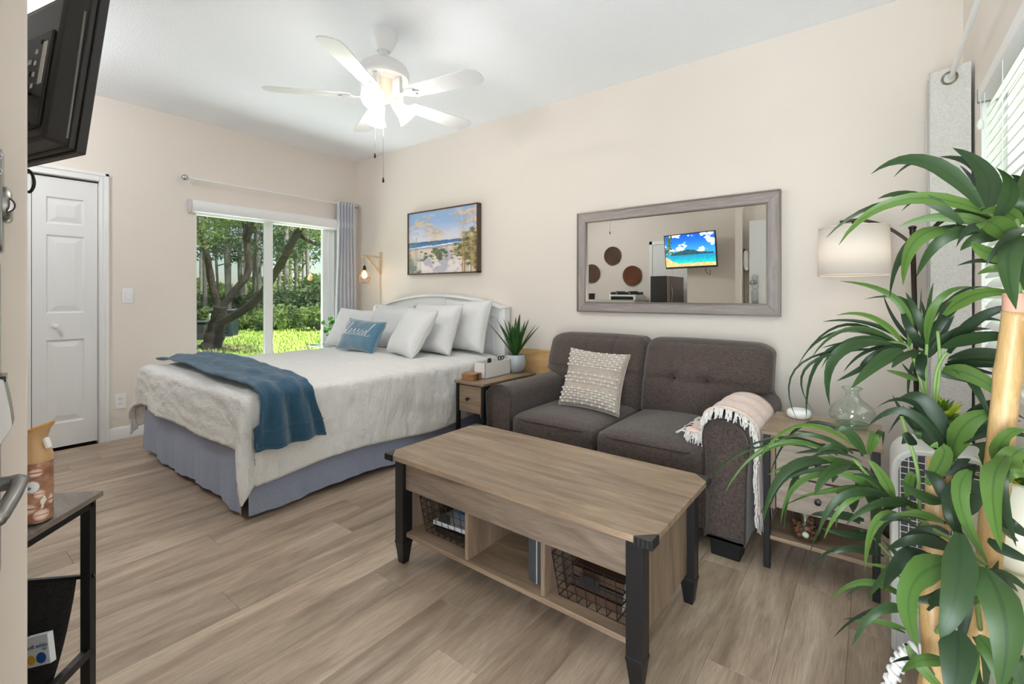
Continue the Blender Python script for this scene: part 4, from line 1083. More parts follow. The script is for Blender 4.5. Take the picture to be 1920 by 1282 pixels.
fy = -1.905
bx('front_apron', (3.225, fy-.008, .325), (4.245, fy+.010, cz-.021), apron_m, ct, .002)
bx('back_panel', (3.225, -1.412, .135), (4.245, -1.398, cz-.021), apron_m, ct, .002)
for x in (3.205, 4.262): bx('side_panel', (x-.007, -1.88, .115), (x+.008, -1.43, cz-.021), tableZ_m, ct, .002)
bx('bottom_shelf', (3.213, fy-.004, .118), (4.255, -1.40, .136), table_m, ct, .002)
bx('inner_shelf', (3.22, fy+.03, .345), (4.25, -1.41, .355), table_m, ct, .001)
dA = atY(873, 1000, fy).x; dB = atY(1016, 1070, fy).x
for x in (dA, dB): bx('divider', (x-.008, fy+.004, .136), (x+.008, -1.41, .345), tableZ_m, ct, .0015)
def wire_basket(x0, x1, y0, y1, z0, h, label, flare=.03):
    e = empty('wire_basket', ((x0+x1)/2, (y0+y1)/2, z0), label, 'basket')
    rim = MB(); wires = MB()
    def rr(t):
        f = flare*t; return (x0-f*.35, x1+f*.35, y0-f, y1+f*.2, z0+.004+h*t)
    def loop(t, dip=0):
        a, b, c, d, z = rr(t); return [Vector((a, c, z-dip)), Vector((b, c, z-dip)), Vector((b, d, z)), Vector((a, d, z))]
    rim.tube(loop(1, .012), .0026, 6, closed=True); rim.build('rim', black_m, e, smooth=60)
    for t in (0, .2, .4, .6, .8): wires.tube(loop(t, .012*t), .0014, 5, closed=True)
    a0 = rr(0); a1 = rr(1)
    for i in range(8):
        q = i/7
        for s0, s1 in ((2, 2), (3, 3)):
            wires.tube([(lerp(a0[0], a0[1], q), a0[s0], a0[4]), (lerp(a1[0], a1[1], q), a1[s1], a1[4]-(.012 if s0 == 2 else 0))], .0014, 5)
        for s0 in (0, 1):
            wires.tube([(a0[s0], lerp(a0[2], a0[3], q), a0[4]), (a1[s0], lerp(a1[2], a1[3], q), a1[4])], .0014, 5)
        wires.tube([(lerp(a0[0], a0[1], q), a0[2], a0[4]), (lerp(a0[0], a0[1], q), a0[3], a0[4])], .0014, 5)
    wires.build('wire_mesh', black_m, e, smooth=60, kind='stuff')
    bx('name_plate', ((x0+x1)/2-.035, y0-flare*.62, z0+h*.50), ((x0+x1)/2+.035, y0-flare*.62+.002, z0+h*.72), black_m, e, 0)
    return e
wire_basket(3.285, dA-.03, -1.85, -1.52, .137, .165, 'black wire basket of papers in the left cubby of the coffee table', .028)
wire_basket(dB+.045, 4.225, -1.865, -1.50, .137, .165, 'black wire basket of books in the right cubby of the coffee table', .03)
def slab(name, c, d, rz, mat, label, cat, tilt=0, ty=0):
    M_ = Matrix.Translation(c) @ Matrix.Rotation(rz, 4, 'Z') @ Matrix.Rotation(tilt, 4, 'X') @ Matrix.Rotation(ty, 4, 'Y')
    e = empty(name, c, label, cat)
    MB().cbox((0, 0, d[2]*.5-.0015), (d[0], d[1], .003), M_).build('cover', mat, e, smooth=0)
    MB().cbox((0, 0, -d[2]*.5+.0015), (d[0], d[1], .003), M_).build('cover', mat, e, smooth=0)
    MB().cbox((.002, 0.002, 0), (d[0]-.008, d[1]-.008, d[2]-.006), M_).build('pages', MATS['page_paper'], e, smooth=0)
    MB().cbox((0, -d[1]/2+.002, 0), (d[0], .003, d[2]), M_).build('spine', mat, e, smooth=0)
    return e
plain('page_paper', (226, 214, 192), .8, var=.06, vs=200)
navy = plain('navy_cover', (38, 44, 58), .6); brown = plain('brown_leather_cover', (70, 50, 36), .55, var=.2, vs=8); dark = plain('dark_brown_cover', (48, 38, 32), .5); whitec = plain('white_paper', (214, 216, 222), .7, var=.04); bluec = plain('blue_print_cover', (86, 124, 160), .5)
plaid = plain('grey_patterned_cover', (110, 112, 122), .7, var=.35, vs=60)
bxm = (3.285+dA-.03)/2
slab('book', (bxm, -1.69, .155), (.19, .28, .026), .02, dark, 'dark covered book at the bottom of the left wire basket', 'book')
slab('magazine', (bxm-.005, -1.70, .181), (.20, .27, .016), .10, whitec, 'white magazine lying in the left wire basket', 'magazine', -.06)
slab('magazine', (bxm+.04, -1.66, .205), (.15, .21, .014), -.15, bluec, 'blue covered booklet on top of the papers in the left basket', 'magazine', -.08)
slab('notebook', (bxm+.01, -1.57, .235), (.18, .12, .030), .05, plaid, 'grey patterned notebook standing at the back of the left basket', 'notebook', -.7)
bR = (dB+.045+4.225)/2
for i, (mt, lb) in enumerate(((brown, 'brown leather book at the bottom of the right wire basket'), (dark, 'dark brown book second from the bottom in the right wire basket'), (brown, 'thin brown book on top of the stack in the right wire basket'))):
    slab('book', (bR-.002, -1.70, .158+.032*i), (.185, .27-.01*i, .030), .01*i, mt, lb, 'book')
bb = MB().soft((0, 0, 0), (.19, .045, .15), .008, n=6, M=Matrix.Translation((bR, -1.475, .225)) @ Matrix.Rotation(-.12, 4, 'X')).build('bark_box', wood('birch_bark', ((128, 100, 70), (168, 138, 102), (196, 168, 132)), 'X', .8, 8, stretch=4), None, smooth=180)
tag(bb, 'tan bark textured box standing behind the right wire basket', 'box')
nb_ = empty('navy_box', (dB-.06, -1.73, .137), 'charcoal blue storage box with a grey band in the middle cubby', 'box')
MB().soft((dB-.052, -1.70, .137+.098), (.078, .32, .194), .006, n=5).build('box_body', plain('charcoal_blue_card', (60, 62, 66), .6), nb_, smooth=180)
MB().tube([(dB-.052, -1.8612, .14), (dB-.052, -1.8612, .33), (dB-.052, -1.54, .332)], .0022, 6).build('elastic_band', plain('grey_band', (170, 172, 176), .6), nb_)

# ------------------------------------------------------------------ end table right of the sofa
ex0, ex1, ey0, ey1, ez = 4.452, 4.848, -.985, -.585, .59
et = empty('end_table', ((ex0+ex1)/2, (ey0+ey1)/2, 0), 'greige end table with two drawers and black legs beside the sofa arm', 'table')
bx('top', (ex0-.008, ey0-.004, ez-.018), (ex1+.008, ey1+.004, ez), table_m, et, .003)
for x in (ex0, ex1-.025):
    for y in (ey0+.004, ey1-.029): bx('leg', (x, y, 0), (x+.025, y+.025, ez-.018), black_m, et, .002)
bx('drawer_case', (ex0+.026, ey0+.03, .265), (ex1-.026, ey1-.004, ez-.02), tableY_m, et, .002)
bx('face_strip', (ex0+.026, ey0+.008, .26), (ex0+.044, ey0+.03, ez-.018), tableZ_m, et, .001)
for z0, z1 in ((.268, .405), (.412, .562)):
    d_ = bx('drawer', (ex0+.048, ey0+.006, z0), (ex1-.03, ey0+.03, z1), wood('pale_drawer_oak', ((132, 116, 104), (156, 142, 130), (176, 162, 150)), 'X', .5, 1.6, stretch=9) if z0 < .3 else MATS['pale_drawer_oak'], et, .002)
    MB().lathe([(0, -.006), (.006, -.006), (.005, .008), (.012, .014), (.012, .022), (0, .025)], 12, Matrix.Rotation(PI/2, 4, 'X'), ((ex0+ex1)/2, ey0, (z0+z1)/2)).build('knob', black_m, d_, smooth=40)
bx('bottom_shelf', (ex0+.01, ey0+.008, .125), (ex1-.01, ey1-.01, .142), table_m, et, .002)
bx('rear_panel', (ex0+.026, ey1-.012, .142), (ex1-.026, ey1-.005, .27), plain('warm_back_board', (150, 112, 78), .7), et, 0)
k = empty('smart_speaker', (4.548, -.665, ez), 'round white smart speaker puck on the end table', 'speaker')
MB().lathe([(0, 0), (.038, 0), (.046, .006), (.050, .016), (.050, .027), (.046, .036), (.036, .041), (0, .042)], 32, None, (4.548, -.665, ez)).build('puck_body', ceram_m, k, smooth=60)
MB().lathe([(.030, .0416), (.030, .0424), (0, .0424)], 24, None, (4.548, -.665, ez)).build('top_disc', plain('matte_white_disc', (224, 224, 224), .7), k)
vp = [(.0, .004), (.050, .004), (.066, .014), (.083, .040), (.086, .062), (.076, .088), (.052, .110), (.030, .126), (.023, .142), (.024, .158), (.034, .166), (.036, .172)]
va_ = empty('glass_vase', (4.752, -.70, ez), 'clear squat glass vase with narrow neck on the end table', 'vase')
vs_ = [(r-.003, z+.002) for r, z in vp[::-1] if r > .01]
MB().lathe(vp, 36, None, (4.752, -.70, ez)).build('bowl', jar_m, va_, smooth=180)
MB().lathe([(0, .011), (.045, .011), (.06, .018)], 30, None, (4.752, -.70, ez)).build('thick_base', clear_glass('green_glass', (.62, .80, .70), .10), va_, smooth=180)
MB().tube([(4.752+.0365*math.cos(a), -.70+.0365*math.sin(a), ez+.172) for a in [2*PI*j/28 for j in range(28)]], .0032, 6, closed=True).build('rim', clear_glass('rim_glass', (.8, .88, .84), .2), va_, smooth=180)
jr = empty('jar_terrarium', (4.595, -.90, .142), 'glass jar of pebbles and a sprouting plant on the end table shelf', 'jar')
jc = Vector((4.60, -.915, .1425))
MB().lathe([(0, .002), (.048, .002), (.055, .012), (.055, .135), (.046, .152), (.044, .170), (.047, .172)], 28, None, jc).build('glass_body', jar_m, jr, smooth=60)
random.seed(4); pbm = [plain('pebble_%s' % n_, c_, .45, var=.2) for n_, c_ in (('brown', (96, 60, 40)), ('rust', (126, 72, 44)), ('black', (44, 38, 36)), ('white', (226, 222, 214)))]
for i in range(64):
    an = random.uniform(0, 2*PI); r_ = (.043)*math.sqrt(random.random()); z = .011+.062*(i/64)
    MB().ball(jc+Vector((r_*math.cos(an), r_*math.sin(an), z)), random.uniform(.008, .012), 7, (1, random.uniform(.7, 1), random.uniform(.6, .9))).build('pebble', pbm[random.choice((0, 0, 1, 1, 2))], jr, smooth=180)
MB().ball(jc+Vector((.004, -.045, .034)), .014, 9, (1, .6, .9)).build('pebble', pbm[3], jr, smooth=180)
MB().tube([jc+Vector((.0465*math.cos(a), .0465*math.sin(a), .155)) for a in [2*PI*j/24 for j in range(24)]], .0015, 5, closed=True).build('neck_wire', plain('gold_wire', (190, 160, 90), .4, .8), jr)
for i in range(9):
    an = i*2.4; b0 = jc+Vector((0, 0, .07)); e_ = jc+Vector((.034*math.cos(an), .034*math.sin(an), random.uniform(.10, .19)))
    blade('sprout_leaf', b0, b0.lerp(e_, .5)+Vector((0, 0, .02)), e_, .010, leafmat('sprout', (190, 196, 160), (150, 170, 110), (220, 220, 190), .3) if i == 0 else MATS['sprout'], jr, None, 5)

# ------------------------------------------------------------------ arc floor lamp
lx, ly2 = 4.982, -.27
fl_ = empty('floor_lamp', (lx, ly2, 0), 'dark bronze arc floor lamp with white drum shade behind the end table', 'lamp')
MB().lathe([(0, 0), (.13, 0), (.13, .012), (.12, .022), (.02, .03), (0, .03)], 32, None, (lx+.0, ly2, 0)).build('base', bronze_m, fl_, smooth=40)
MB().tube([(lx+.012, ly2, .02), (lx+.004, ly2, .9), (lx-.008, ly2, 1.465)], .0105, 10).build('pole', bronze_m, fl_)
MB().lathe([(.012, 0), (.012, .022), (.016, .026), (.016, .034), (.010, .038), (0, .04)], 14, None, (lx-.008, ly2, 1.462)).build('pole_cap', bronze_m, fl_)
sC = Vector((4.744, -.30, 1.265))
arc = smoothpath([(lx-.007, ly2, 1.405), (lx-.05, ly2-.005, 1.455), (lx-.12, ly2-.015, 1.512), (lx-.19, ly2-.025, 1.540), (sC.x+.02, -.30, 1.546), (sC.x-.055, -.303, 1.541)], 5)
m = MB(); 
for i, p in enumerate(arc):
    t_ = (arc[min(i+1, len(arc)-1)]-arc[max(i-1, 0)]).normalized(); up = t_.cross(Vector((0, 1, 0))).normalized()
    m.v += [p+Vector((0, .010, 0))+up*.007, p+Vector((0, -.010, 0))+up*.007, p+Vector((0, -.010, 0))-up*.007, p+Vector((0, .010, 0))-up*.007]
for i in range(len(arc)-1):
    for j in range(4): m.f.append((i*4+j, i*4+(j+1) % 4, (i+1)*4+(j+1) % 4, (i+1)*4+j))
m.f += [(0, 1, 2, 3), tuple(len(m.v)-4+j for j in (3, 2, 1, 0))]
m.build('arc_arm', bronze_m, fl_, smooth=40, bevel=.001)
MB().lathe([(.006, .285), (.006, .262), (.022, .262), (.022, .238), (.006, .236), (.006, .20), (0, .20)], 14, None, sC).build('shade_hanger', bronze_m, fl_, smooth=30)
shade_m = translucent('linen_shade', (252, 248, 244), 420, .5)
k = MB(); k.lathe([(.152, 0), (.146, .245)], 48, None, sC); k.f = k.f[:48]
o = k.build('shade', shade_m, fl_, smooth=180); md = o.modifiers.new('thick', 'SOLIDIFY'); md.thickness = .002
for z, r in ((0.002, .152), (.243, .146)):
    MB().tube([sC+Vector((r*math.cos(a), r*math.sin(a), z)) for a in [2*PI*j/48 for j in range(48)]], .003, 6, closed=True).build('shade_hem', plain('shade_hem', (236, 224, 212), .8) if z < .1 else MATS['shade_hem'], o, smooth=180)
for a in (0, 2*PI/3, 4*PI/3): MB().tube([sC+Vector((.006*math.cos(a), .006*math.sin(a), .238)), sC+Vector((.145*math.cos(a), .145*math.sin(a), .236))], .002, 5).build('spider_arm', bronze_m, o)
MB().lathe([(0, 0), (.018, .008), (.026, .03), (.024, .055), (.012, .085), (0, .09)], 14, None, sC+Vector((0, 0, .10))).build('bulb', glow('lamp_bulb', (255, 226, 184), 6), fl_, smooth=180)
point('floor_lamp_light', sC+Vector((0, 0, .08)), .6, .035, (1, .93, .84))
# ------------------------------------------------------------------ ceiling fan
fc = Vector((2.505, -1.490, 0))
fan = empty('ceiling_fan', fc+Vector((0, 0, H)), 'white five blade ceiling fan with three lit glass shades', 'ceiling fan')
MB().lathe([(0, H), (.083, H), (.085, H-.012), (.082, H-.03), (.062, H-.075), (.044, H-.108), (.040, H-.112), (.034, H-.104), (0, H-.104)], 32, None, fc).build('canopy', white_m, fan, smooth=45)
MB().lathe([(0, H-.10), (.030, H-.104), (.028, H-.122), (.012, H-.134), (.012, H-.16), (.026, H-.166), (.03, H-.172)], 20, None, fc).build('downrod', white_m, fan, smooth=45)
MB().lathe([(.0, 2.575), (.04, 2.572), (.10, 2.555), (.138, 2.525), (.152, 2.490), (.152, 2.468), (.146, 2.455), (.128, 2.450), (.06, 2.442), (0, 2.442)], 40, None, fc).build('motor_housing', white_m, fan, smooth=45)
vt = MB()
for i in range(40):
    a = 2*PI*i/40; d = Vector((math.cos(a), math.sin(a), 0)); vt.tube([fc+d*.085+Vector((0, 0, 2.4445)), fc+d*.12+Vector((0, 0, 2.449))], .0022, 4)
vt.build('vent_ribs', plain('cream_vent', (226, 214, 190), .5), fan, kind='stuff')
MB().lathe([(.075, 2.446), (.075, 2.425), (.058, 2.405), (.060, 2.375), (.056, 2.345), (.040, 2.325), (.016, 2.318), (0, 2.318)], 24, None, fc).build('light_kit_body', plain('cream_enamel', (240, 230, 212), .35), fan, smooth=45)
bz = 2.350; phase = math.radians(12.5)
for i in range(5):
    a = phase+i*2*PI/5; M_ = Matrix.Translation(fc+Vector((0, 0, bz))) @ Matrix.Rotation(a, 4, 'Z')
    Mp = M_ @ Matrix.Rotation(math.radians(-11), 4, 'X')
    out = []
    w0, w1, r0, r1 = .052, .068, .185, .668
    out = [(r0, -w0*.7), (r0+.03, -w0), (r0+.15, -w0-.006), (r1-.06, -w1), (r1-.018, -w1+.010), (r1, -w1+.035), (r1+.003, 0), (r1-.004, w1-.03), (r1-.025, w1-.006), (r1-.07, w1), (r0+.15, w0+.006), (r0+.03, w0), (r0, w0*.7)]
    MB().prism(out, -.004, .003, Mp).build('blade', white_m, fan, smooth=0, bevel=.0015)
    ir = MB()
    ir.prism([(.10, -.014), (.16, -.012), (.185, -.036), (.235, -.030), (.225, -.012), (.262, 0), (.225, .012), (.235, .030), (.185, .036), (.16, .012), (.10, .014)], -.012, -.005, Mp)
    ir.box((.075, -.013, -.010), (.13, .013, .095), M_)
    ir.build('blade_iron', white_m, fan, smooth=0, bevel=.002)
sh_m = glow('lit_frosted_glass', (255, 250, 240), 5, (250, 246, 238))
bulb_m = glow('fan_bulb', (255, 240, 214), 10)
cams = math.atan2(CAM.y-fc.y, CAM.x-fc.x)
def azv(r, f): q = RT*r+FW*f; return math.atan2(q.y, q.x)
for i, (az, tilt) in enumerate(((azv(-.08, -1), 1.05), (azv(.95, .40), .78), (azv(-.55, .8), .80))):
    d = Vector((math.cos(az)*math.sin(tilt), math.sin(az)*math.sin(tilt), -math.cos(tilt)))
    b0 = fc+Vector((math.cos(az)*.045, math.sin(az)*.045, 2.352)); q = d.to_track_quat('Z', 'Y').to_matrix().to_4x4()
    MB().lathe([(.012, -.02), (.024, .0), (.028, .03), (.026, .042), (0, .042)], 16, q, b0).build('socket_arm', MATS['cream_enamel'], fan, smooth=45)
    k = MB(); k.lathe([(.030, .034), (.036, .05), (.040, .08), (.046, .11), (.058, .136), (.068, .150), (.066, .152), (.055, .137), (.043, .11), (.037, .08), (.033, .05)], 28, q, b0); k.f = [f for f in k.f if len(f) == 4]
    k.build('glass_shade', sh_m, fan, smooth=180)
    MB().lathe([(.012, .04), (.014, .055), (.024, .075), (.030, .095), (.024, .118), (.010, .130), (0, .132)], 18, q, b0).build('bulb', bulb_m, fan, smooth=180)
    point('fan_light', b0+d*.165, 6.0, .04, (1, .98, .95))
for (dx, dy, zz) in ((-.022, -.045, 1.985), (.030, -.025, 1.835)):
    c_ = MB(); c_.tube([fc+Vector((dx, dy, 2.33)), fc+Vector((dx, dy, zz+.02))], .0014, 5); ch_ = c_.build('pull_chain', plain('chain_metal', (150, 148, 144), .4, .8) if zz > 1.9 else MATS['chain_metal'], fan)
    MB().lathe([(0, .03), (.003, .026), (.006, .012), (.0065, .004), (.004, -.004), (0, -.005)], 10, None, fc+Vector((dx, dy, zz))).build('fob', bronze_m, ch_, smooth=60)

# ------------------------------------------------------------------ television on the partition wall, seen from behind
tvr = math.radians(14); tilt = math.radians(7)
tn = Vector((3.285, -2.962, 1.515))       # near lower front corner
TM = Matrix.Translation(tn) @ Matrix.Rotation(tvr, 4, 'Z') @ Matrix.Rotation(-tilt, 4, 'X')
# local: x from -.73 (far) to 0 (near), y<0 towards the wall, z up, front at y=0
tv = empty('television', (2.95, -3.0, 1.55), 'black flat television tilted on a wall arm, seen from its back', 'television')
tw_, th2 = .73, .455
MB().box((-tw_, -.020, 0), (0, 0, th2), TM).build('bezel', blackplastic_m, tv, smooth=30, bevel=.003)
MB().box((-tw_+.006, -.034, .006), (-.006, -.019, th2-.006), TM).build('rear_rim', blackplastic_m, tv, smooth=30, bevel=.004)
m = MB(); a0 = [(-tw_+.012, .012), (-.012, .012), (-.012, th2-.012), (-tw_+.012, th2-.012)]; a1 = [(-tw_+.06, .02), (-.036, .02), (-.036, th2-.075), (-tw_+.06, th2-.09)]
for (q, y) in ((a0, -.033), (a1, -.072)): m.v += [TM @ Vector((x, y, z)) for x, z in q]
m.f = [(0, 1, 5, 4), (1, 2, 6, 5), (2, 3, 7, 6), (3, 0, 4, 7), (4, 5, 6, 7)]
m.build('rear_housing', blackplastic_m, tv, smooth=30, bevel=.008)
for i in range(3):
    z = .365+.018*i
    MB().tube([TM @ Vector(p) for p in ((-tw_+.03, -.046-.0*i, z), (-.06, -.052+.008*i, z), (-.026, -.040, z+.003))], .0035, 6).build('rear_ridge', blackplastic_m, tv)
MB().box((-.30, -.078, .05), (-.055, -.070, .300), TM).build('connector_plate', plain('recess_black', (30, 29, 28), .5), tv, smooth=30, bevel=.006)
lblm = plain('rating_label', (210, 210, 206), .6, var=.25, vs=160)
MB().box((-.088, -.0795, .16), (-.070, -.0775, .27), TM).build('rating_label', lblm, tv, smooth=0)
for z in (.155, .185, .215, .245): MB().box((-.122, -.0795, z), (-.112, -.0775, z+.012), TM).build('port_label', lblm, tv, smooth=0)
for z in (.15, .19, .22): MB().box((-.152, -.0800, z), (-.134, -.0775, z+.014), TM).build('port', satin_m if z == .22 else black_m, tv, smooth=0, bevel=.001)
for (x, z) in ((-.10, .275), (-.10, .06), (-.045, .04), (-.03, .30)): MB().lathe([(.006, 0), (.006, .003), (.003, .003), (.003, .001), (0, .001)], 10, TM @ Matrix.Translation((x, -.036 if x > -.06 else -.078, z)) @ Matrix.Rotation(PI/2, 4, 'X')).build('screw', black_m, tv)
MB().tube([TM @ Vector(p) for p in ((-.012, -.036, .03), (-.014, -.040, .36))], .0028, 6).build('edge_highlight_strip', plain('edge_highlight', (110, 108, 104), .4), tv)  # pale strip stands in for a highlight along the rear edge
cb = smoothpath([TM @ Vector(p) for p in ((-.120, -.078, .145), (-.125, -.095, .13), (-.15, -.115, .10), (-.22, -.12, .07))], 5)
MB().tube(cb, .0055, 8).build('cable', black_m, tv, smooth=180)
def lag(u, v):
    n1 = fnoise((u*3, v*3.2, 2), 1.4, 4); n2 = fnoise((u*16, v*16, 5), 1, 3)
    mt = .42+.10*math.exp(-((u-.5)/.18)**2)+.05*math.exp(-((u-.30)/.1)**2)+.04*n2*.5
    if v > max(.36, mt if .1 < u < .97 else .36):
        c = mixrgb((60, 160, 236), (8, 88, 200), sstep(.4, 1, v))
        c = mixrgb(c, (250, 252, 255), sstep(.18, .34, n1+.1*math.sin(u*9)-abs(v-.62)*.15))
    elif v > .36: c = mixrgb((44, 92, 92), (34, 66, 86), .5+n2)
    else:
        c = mixrgb((30, 196, 190), (20, 140, 190), sstep(.1, .36, v)+.4*n2)
        sh = .10+.22*math.exp(-((u+.02)/.16)**2)
        if v < sh: c = mixrgb((240, 206, 148), (226, 178, 116), .5+n2)
    if u < .14+.05*n2 and v > .36: c = mixrgb(c, mixrgb((120, 130, 40), (60, 84, 30), .5+n2*1.3), sstep(-.2, .1, n2+.12-u))
    return c
sheet('screen', tw_-.024, th2-.036, 150, 90, lambda u, v: lag(u, v), printmat('lit_screen', 1.0, .3), tv, TM @ Matrix.Translation((-tw_/2, .0012, th2/2+.006)))
arm = MB(); wc = Vector((3.02, -3.268, 1.78))
arm.tube([TM @ Vector((-.36, -.09, .22)), wc+Vector((.02, .05, 0)), wc], .014, 8); arm.build('wall_arm', black_m, tv)
bx('wall_bracket', (2.98, -3.27, 1.69), (3.06, -3.255, 1.87), black_m, tv, .003)
MB().box((-.45, -.10, .10), (-.31, -.085, .33), TM).build('mount_plate', black_m, tv, smooth=0, bevel=.003)
lp = [at(52, 318, 1.16), at(60, 326, 1.16), at(64, 340, 1.16), at(62, 352, 1.16), at(54, 360, 1.16), at(40, 350, 1.17), at(30, 320, 1.18), TM @ Vector((-.19, -.09, .02))]
MB().tube(smoothpath(lp, 5), .0035, 6).build('loose_cable', black_m, tv, smooth=180)

# ------------------------------------------------------------------ small shelf table with magazine pocket under the television
sa = Vector((-.735, .678, 0)).normalized(); sb = Vector((.678, .735, 0)).normalized()
A0 = Vector((3.25, -2.937, .662))
def S_(p, q, z): return A0-sa*p-sb*q+Vector((0, 0, z-A0.z))
LA, LB = .30, .26
sh_ = empty('magazine_table', S_(LA/2, LB/2, 0), 'small black metal side table with grey wood top and hanging fabric pocket', 'table')
def obox(m, p0, p1, q0, q1, z0, z1):
    c_ = [S_(p, q, z) for z in (z0, z1) for p, q in ((p0, q0), (p1, q0), (p1, q1), (p0, q1))]
    return m.add(c_, [(0, 1, 2, 3), (7, 6, 5, 4), (0, 4, 5, 1), (1, 5, 6, 2), (2, 6, 7, 3), (3, 7, 4, 0)])
obox(MB(), -.012, LA, -.010, LB, .648, .662).build('top', wood('grey_rustic_wood', ((92, 84, 78), (128, 118, 108), (156, 144, 132)), 'X', .5, 2, stretch=6), sh_, smooth=0, bevel=.002)
for p0, q0 in ((0, 0), (LA-.052, 0), (0, LB-.022), (LA-.052, LB-.022)):
    obox(MB(), p0, p0+.022, q0, q0+.022, 0, .647).build('leg', black_m, sh_, smooth=0, bevel=.001)
for p0, p1, q0, q1 in ((0, LA, 0, .02), (0, LA, LB-.02, LB), (0, .02, 0, LB)): obox(MB(), p0, p1, q0, q1, .628, .647).build('top_rail', black_m, sh_, smooth=0, bevel=.001)
obox(MB(), 0, LA, 0, .018, .255, .275).build('lower_rail', black_m, sh_, smooth=0, bevel=.001)
obox(MB(), 0, LA, LB-.018, LB, .255, .275).build('lower_rail', black_m, sh_, smooth=0, bevel=.001)
for p in (.012, LA-.040): MB().tube([S_(p, .01, .455), S_(p, LB-.01, .455)], .006, 8).build('pocket_bar', black_m, sh_)
def pk(u, v):
    t = u; sag = .24*math.sin(PI*t)**.8
    pp_ = lerp(.012, LA-.04, t); return S_(pp_, lerp(.035, LB-.02, v), .458-sag+.008*math.sin(v*9)*math.sin(PI*t))
o = MB().grid(pk, 24, 14).build('fabric_pocket', mesh_m, sh_, smooth=180); md = o.modifiers.new('thick', 'SOLIDIFY'); md.thickness = .003
for z in (.64, .455): MB().lathe([(.005, 0), (.005, .002), (.003, .003), (0, .003)], 8, Matrix.Rotation(-PI/2, 4, 'X'), S_(.011, -.0005, z)).build('screw', iron_m, sh_)
# light bulb carton in the pocket
lc = empty('bulb_carton', S_(.11, .12, .24), 'white light bulb carton with blue lettering in the fabric pocket', 'box')
cc = at(76, 1218, 1.09)
fx_ = RT.copy(); CMx = Matrix.Translation(cc) @ Matrix.Rotation(YAW, 4, 'Z') @ Matrix.Rotation(math.radians(-14), 4, 'Y') @ Matrix.Rotation(-.12, 4, 'X')
carton = plain('carton_white', (216, 222, 226), .5, var=.02)
MB().box((-.035, 0, -.034), (.020, .014, .032), CMx).build('carton_body', carton, lc, smooth=0, bevel=.001)
lettering('soft white', .0125, plain('print_blue', (74, 96, 142), .6), lc, CMx @ Matrix.Translation((-.008, -.0006, .006)) @ Matrix.Rotation(PI/2, 4, 'X'), .25)
lettering('LED', .006, MATS['print_blue'], lc, CMx @ Matrix.Translation((.010, -.0006, -.001)) @ Matrix.Rotation(PI/2, 4, 'X'))
def disc(c, r, mat, nm, par, M_, cut=None):
    k = MB(); k.v = [M_ @ Vector((c[0], -.0007, c[1]))]+[M_ @ Vector((max(-.035, min(.032, c[0]+r*math.cos(2*PI*j/20))), -.0007, max(-.030, c[1]+r*math.sin(2*PI*j/20)))) for j in range(20)]; k.f = [(0, 1+j, 1+(j+1) % 20) for j in range(20)]; return k.build(nm, mat, par, smooth=0)
disc((-.024, -.018), .010, plain('print_yellow', (214, 170, 40), .6), 'printed_disc', lc, CMx); disc((.0, -.017), .012, plain('print_royal', (36, 82, 150), .6), 'printed_disc', lc, CMx)
k = MB().soft(S_(.15, .12, .232), (.09, .05, .022), .008, n=5).build('cable_bundle', blackplastic_m, None, smooth=180)
bpy.data.objects.remove(k)
rc = empty('coiled_cable', S_(.15, .13, .235), 'coil of dark cable lying in the bottom of the fabric pocket', 'cable')
MB().tube([S_(.15+.045*math.cos(t), .12+.045*math.sin(t), .236+.0025*t) for t in [i*.35 for i in range(54)]], .0035, 6).build('cable', blackplastic_m, rc, smooth=180)
# air freshener can
ac_ = at(70, 958, 1.045); ac_.z = .6625
af = empty('air_freshener', ac_, 'brown printed air freshener spray with gold cap on the small table', 'spray can')
def canprint(u, v):
    n1 = fnoise((u*8, v*8, 3), 1.2, 3); c = mixrgb((176, 132, 108), (142, 100, 78), .5+n1)
    for (cu, cv, ru, rv) in ((.31, .13, .085, .085), (.18, .25, .075, .08), (.29, .47, .06, .06), (.25, .82, .075, .06), (.42, .34, .04, .08), (.10, .62, .05, .06), (.55, .2, .06, .06), (.75, .5, .06, .06), (.85, .2, .06, .06)):
        r = ((u-cu)/ru)**2+((v-cv)/rv)**2
        if r < 1: c = mixrgb((240, 222, 212), (206, 170, 154), r)
        if r < 1 and abs(v-cv) < .012: c = (166, 110, 86)
    if abs(u-.32-.12*(v-.3)) < .02+.012*math.sin(v*40) and .24 < v < .42: c = (232, 226, 220)
    r = ((u-.215)/.075)**2+((v-.60)/.095)**2
    if r < 1: c = (232, 234, 236) if r < .85 else (170, 180, 200)
    return c
m = MB(); me_n = 48; RC = .0265
pr_ = [(.024, .002), (.0265, .006), (.0265, .135), (.025, .142), (.019, .150)]
cam_az = math.atan2(CAM.y-ac_.y, CAM.x-ac_.x)
mesh = bpy.data.meshes.new('can_body'); vs = []; fs = []; cols = []
NZ = 70
for j in range(NZ+1):
    z = .004+.136*j/NZ; r = RC if .006 < z < .134 else RC-.0015
    for i in range(97):
        a = cam_az+PI*.5-.32*PI+ (i/96)*2*PI - PI*.715
        vs.append(tuple(ac_+Vector((r*math.cos(a), r*math.sin(a), z)))); cols.append((*lin(canprint(i/96, j/NZ)), 1))
for j in range(NZ):
    for i in range(96): a = j*97+i; fs.append((a, a+1, a+98, a+97))
mesh.from_pydata(vs, [], fs); ca = mesh.color_attributes.new('print', 'FLOAT_COLOR', 'POINT')
for i, c_ in enumerate(cols): ca.data[i].color = c_
for p in mesh.polygons: p.use_smooth = True
mesh.materials.append(printmat('can_print', 0, .22)); o = bpy.data.objects.new('can_body', mesh); COL.objects.link(o); o.parent = af; o.matrix_parent_inverse = WM[af].inverted(); WM[o] = Matrix.Identity(4)
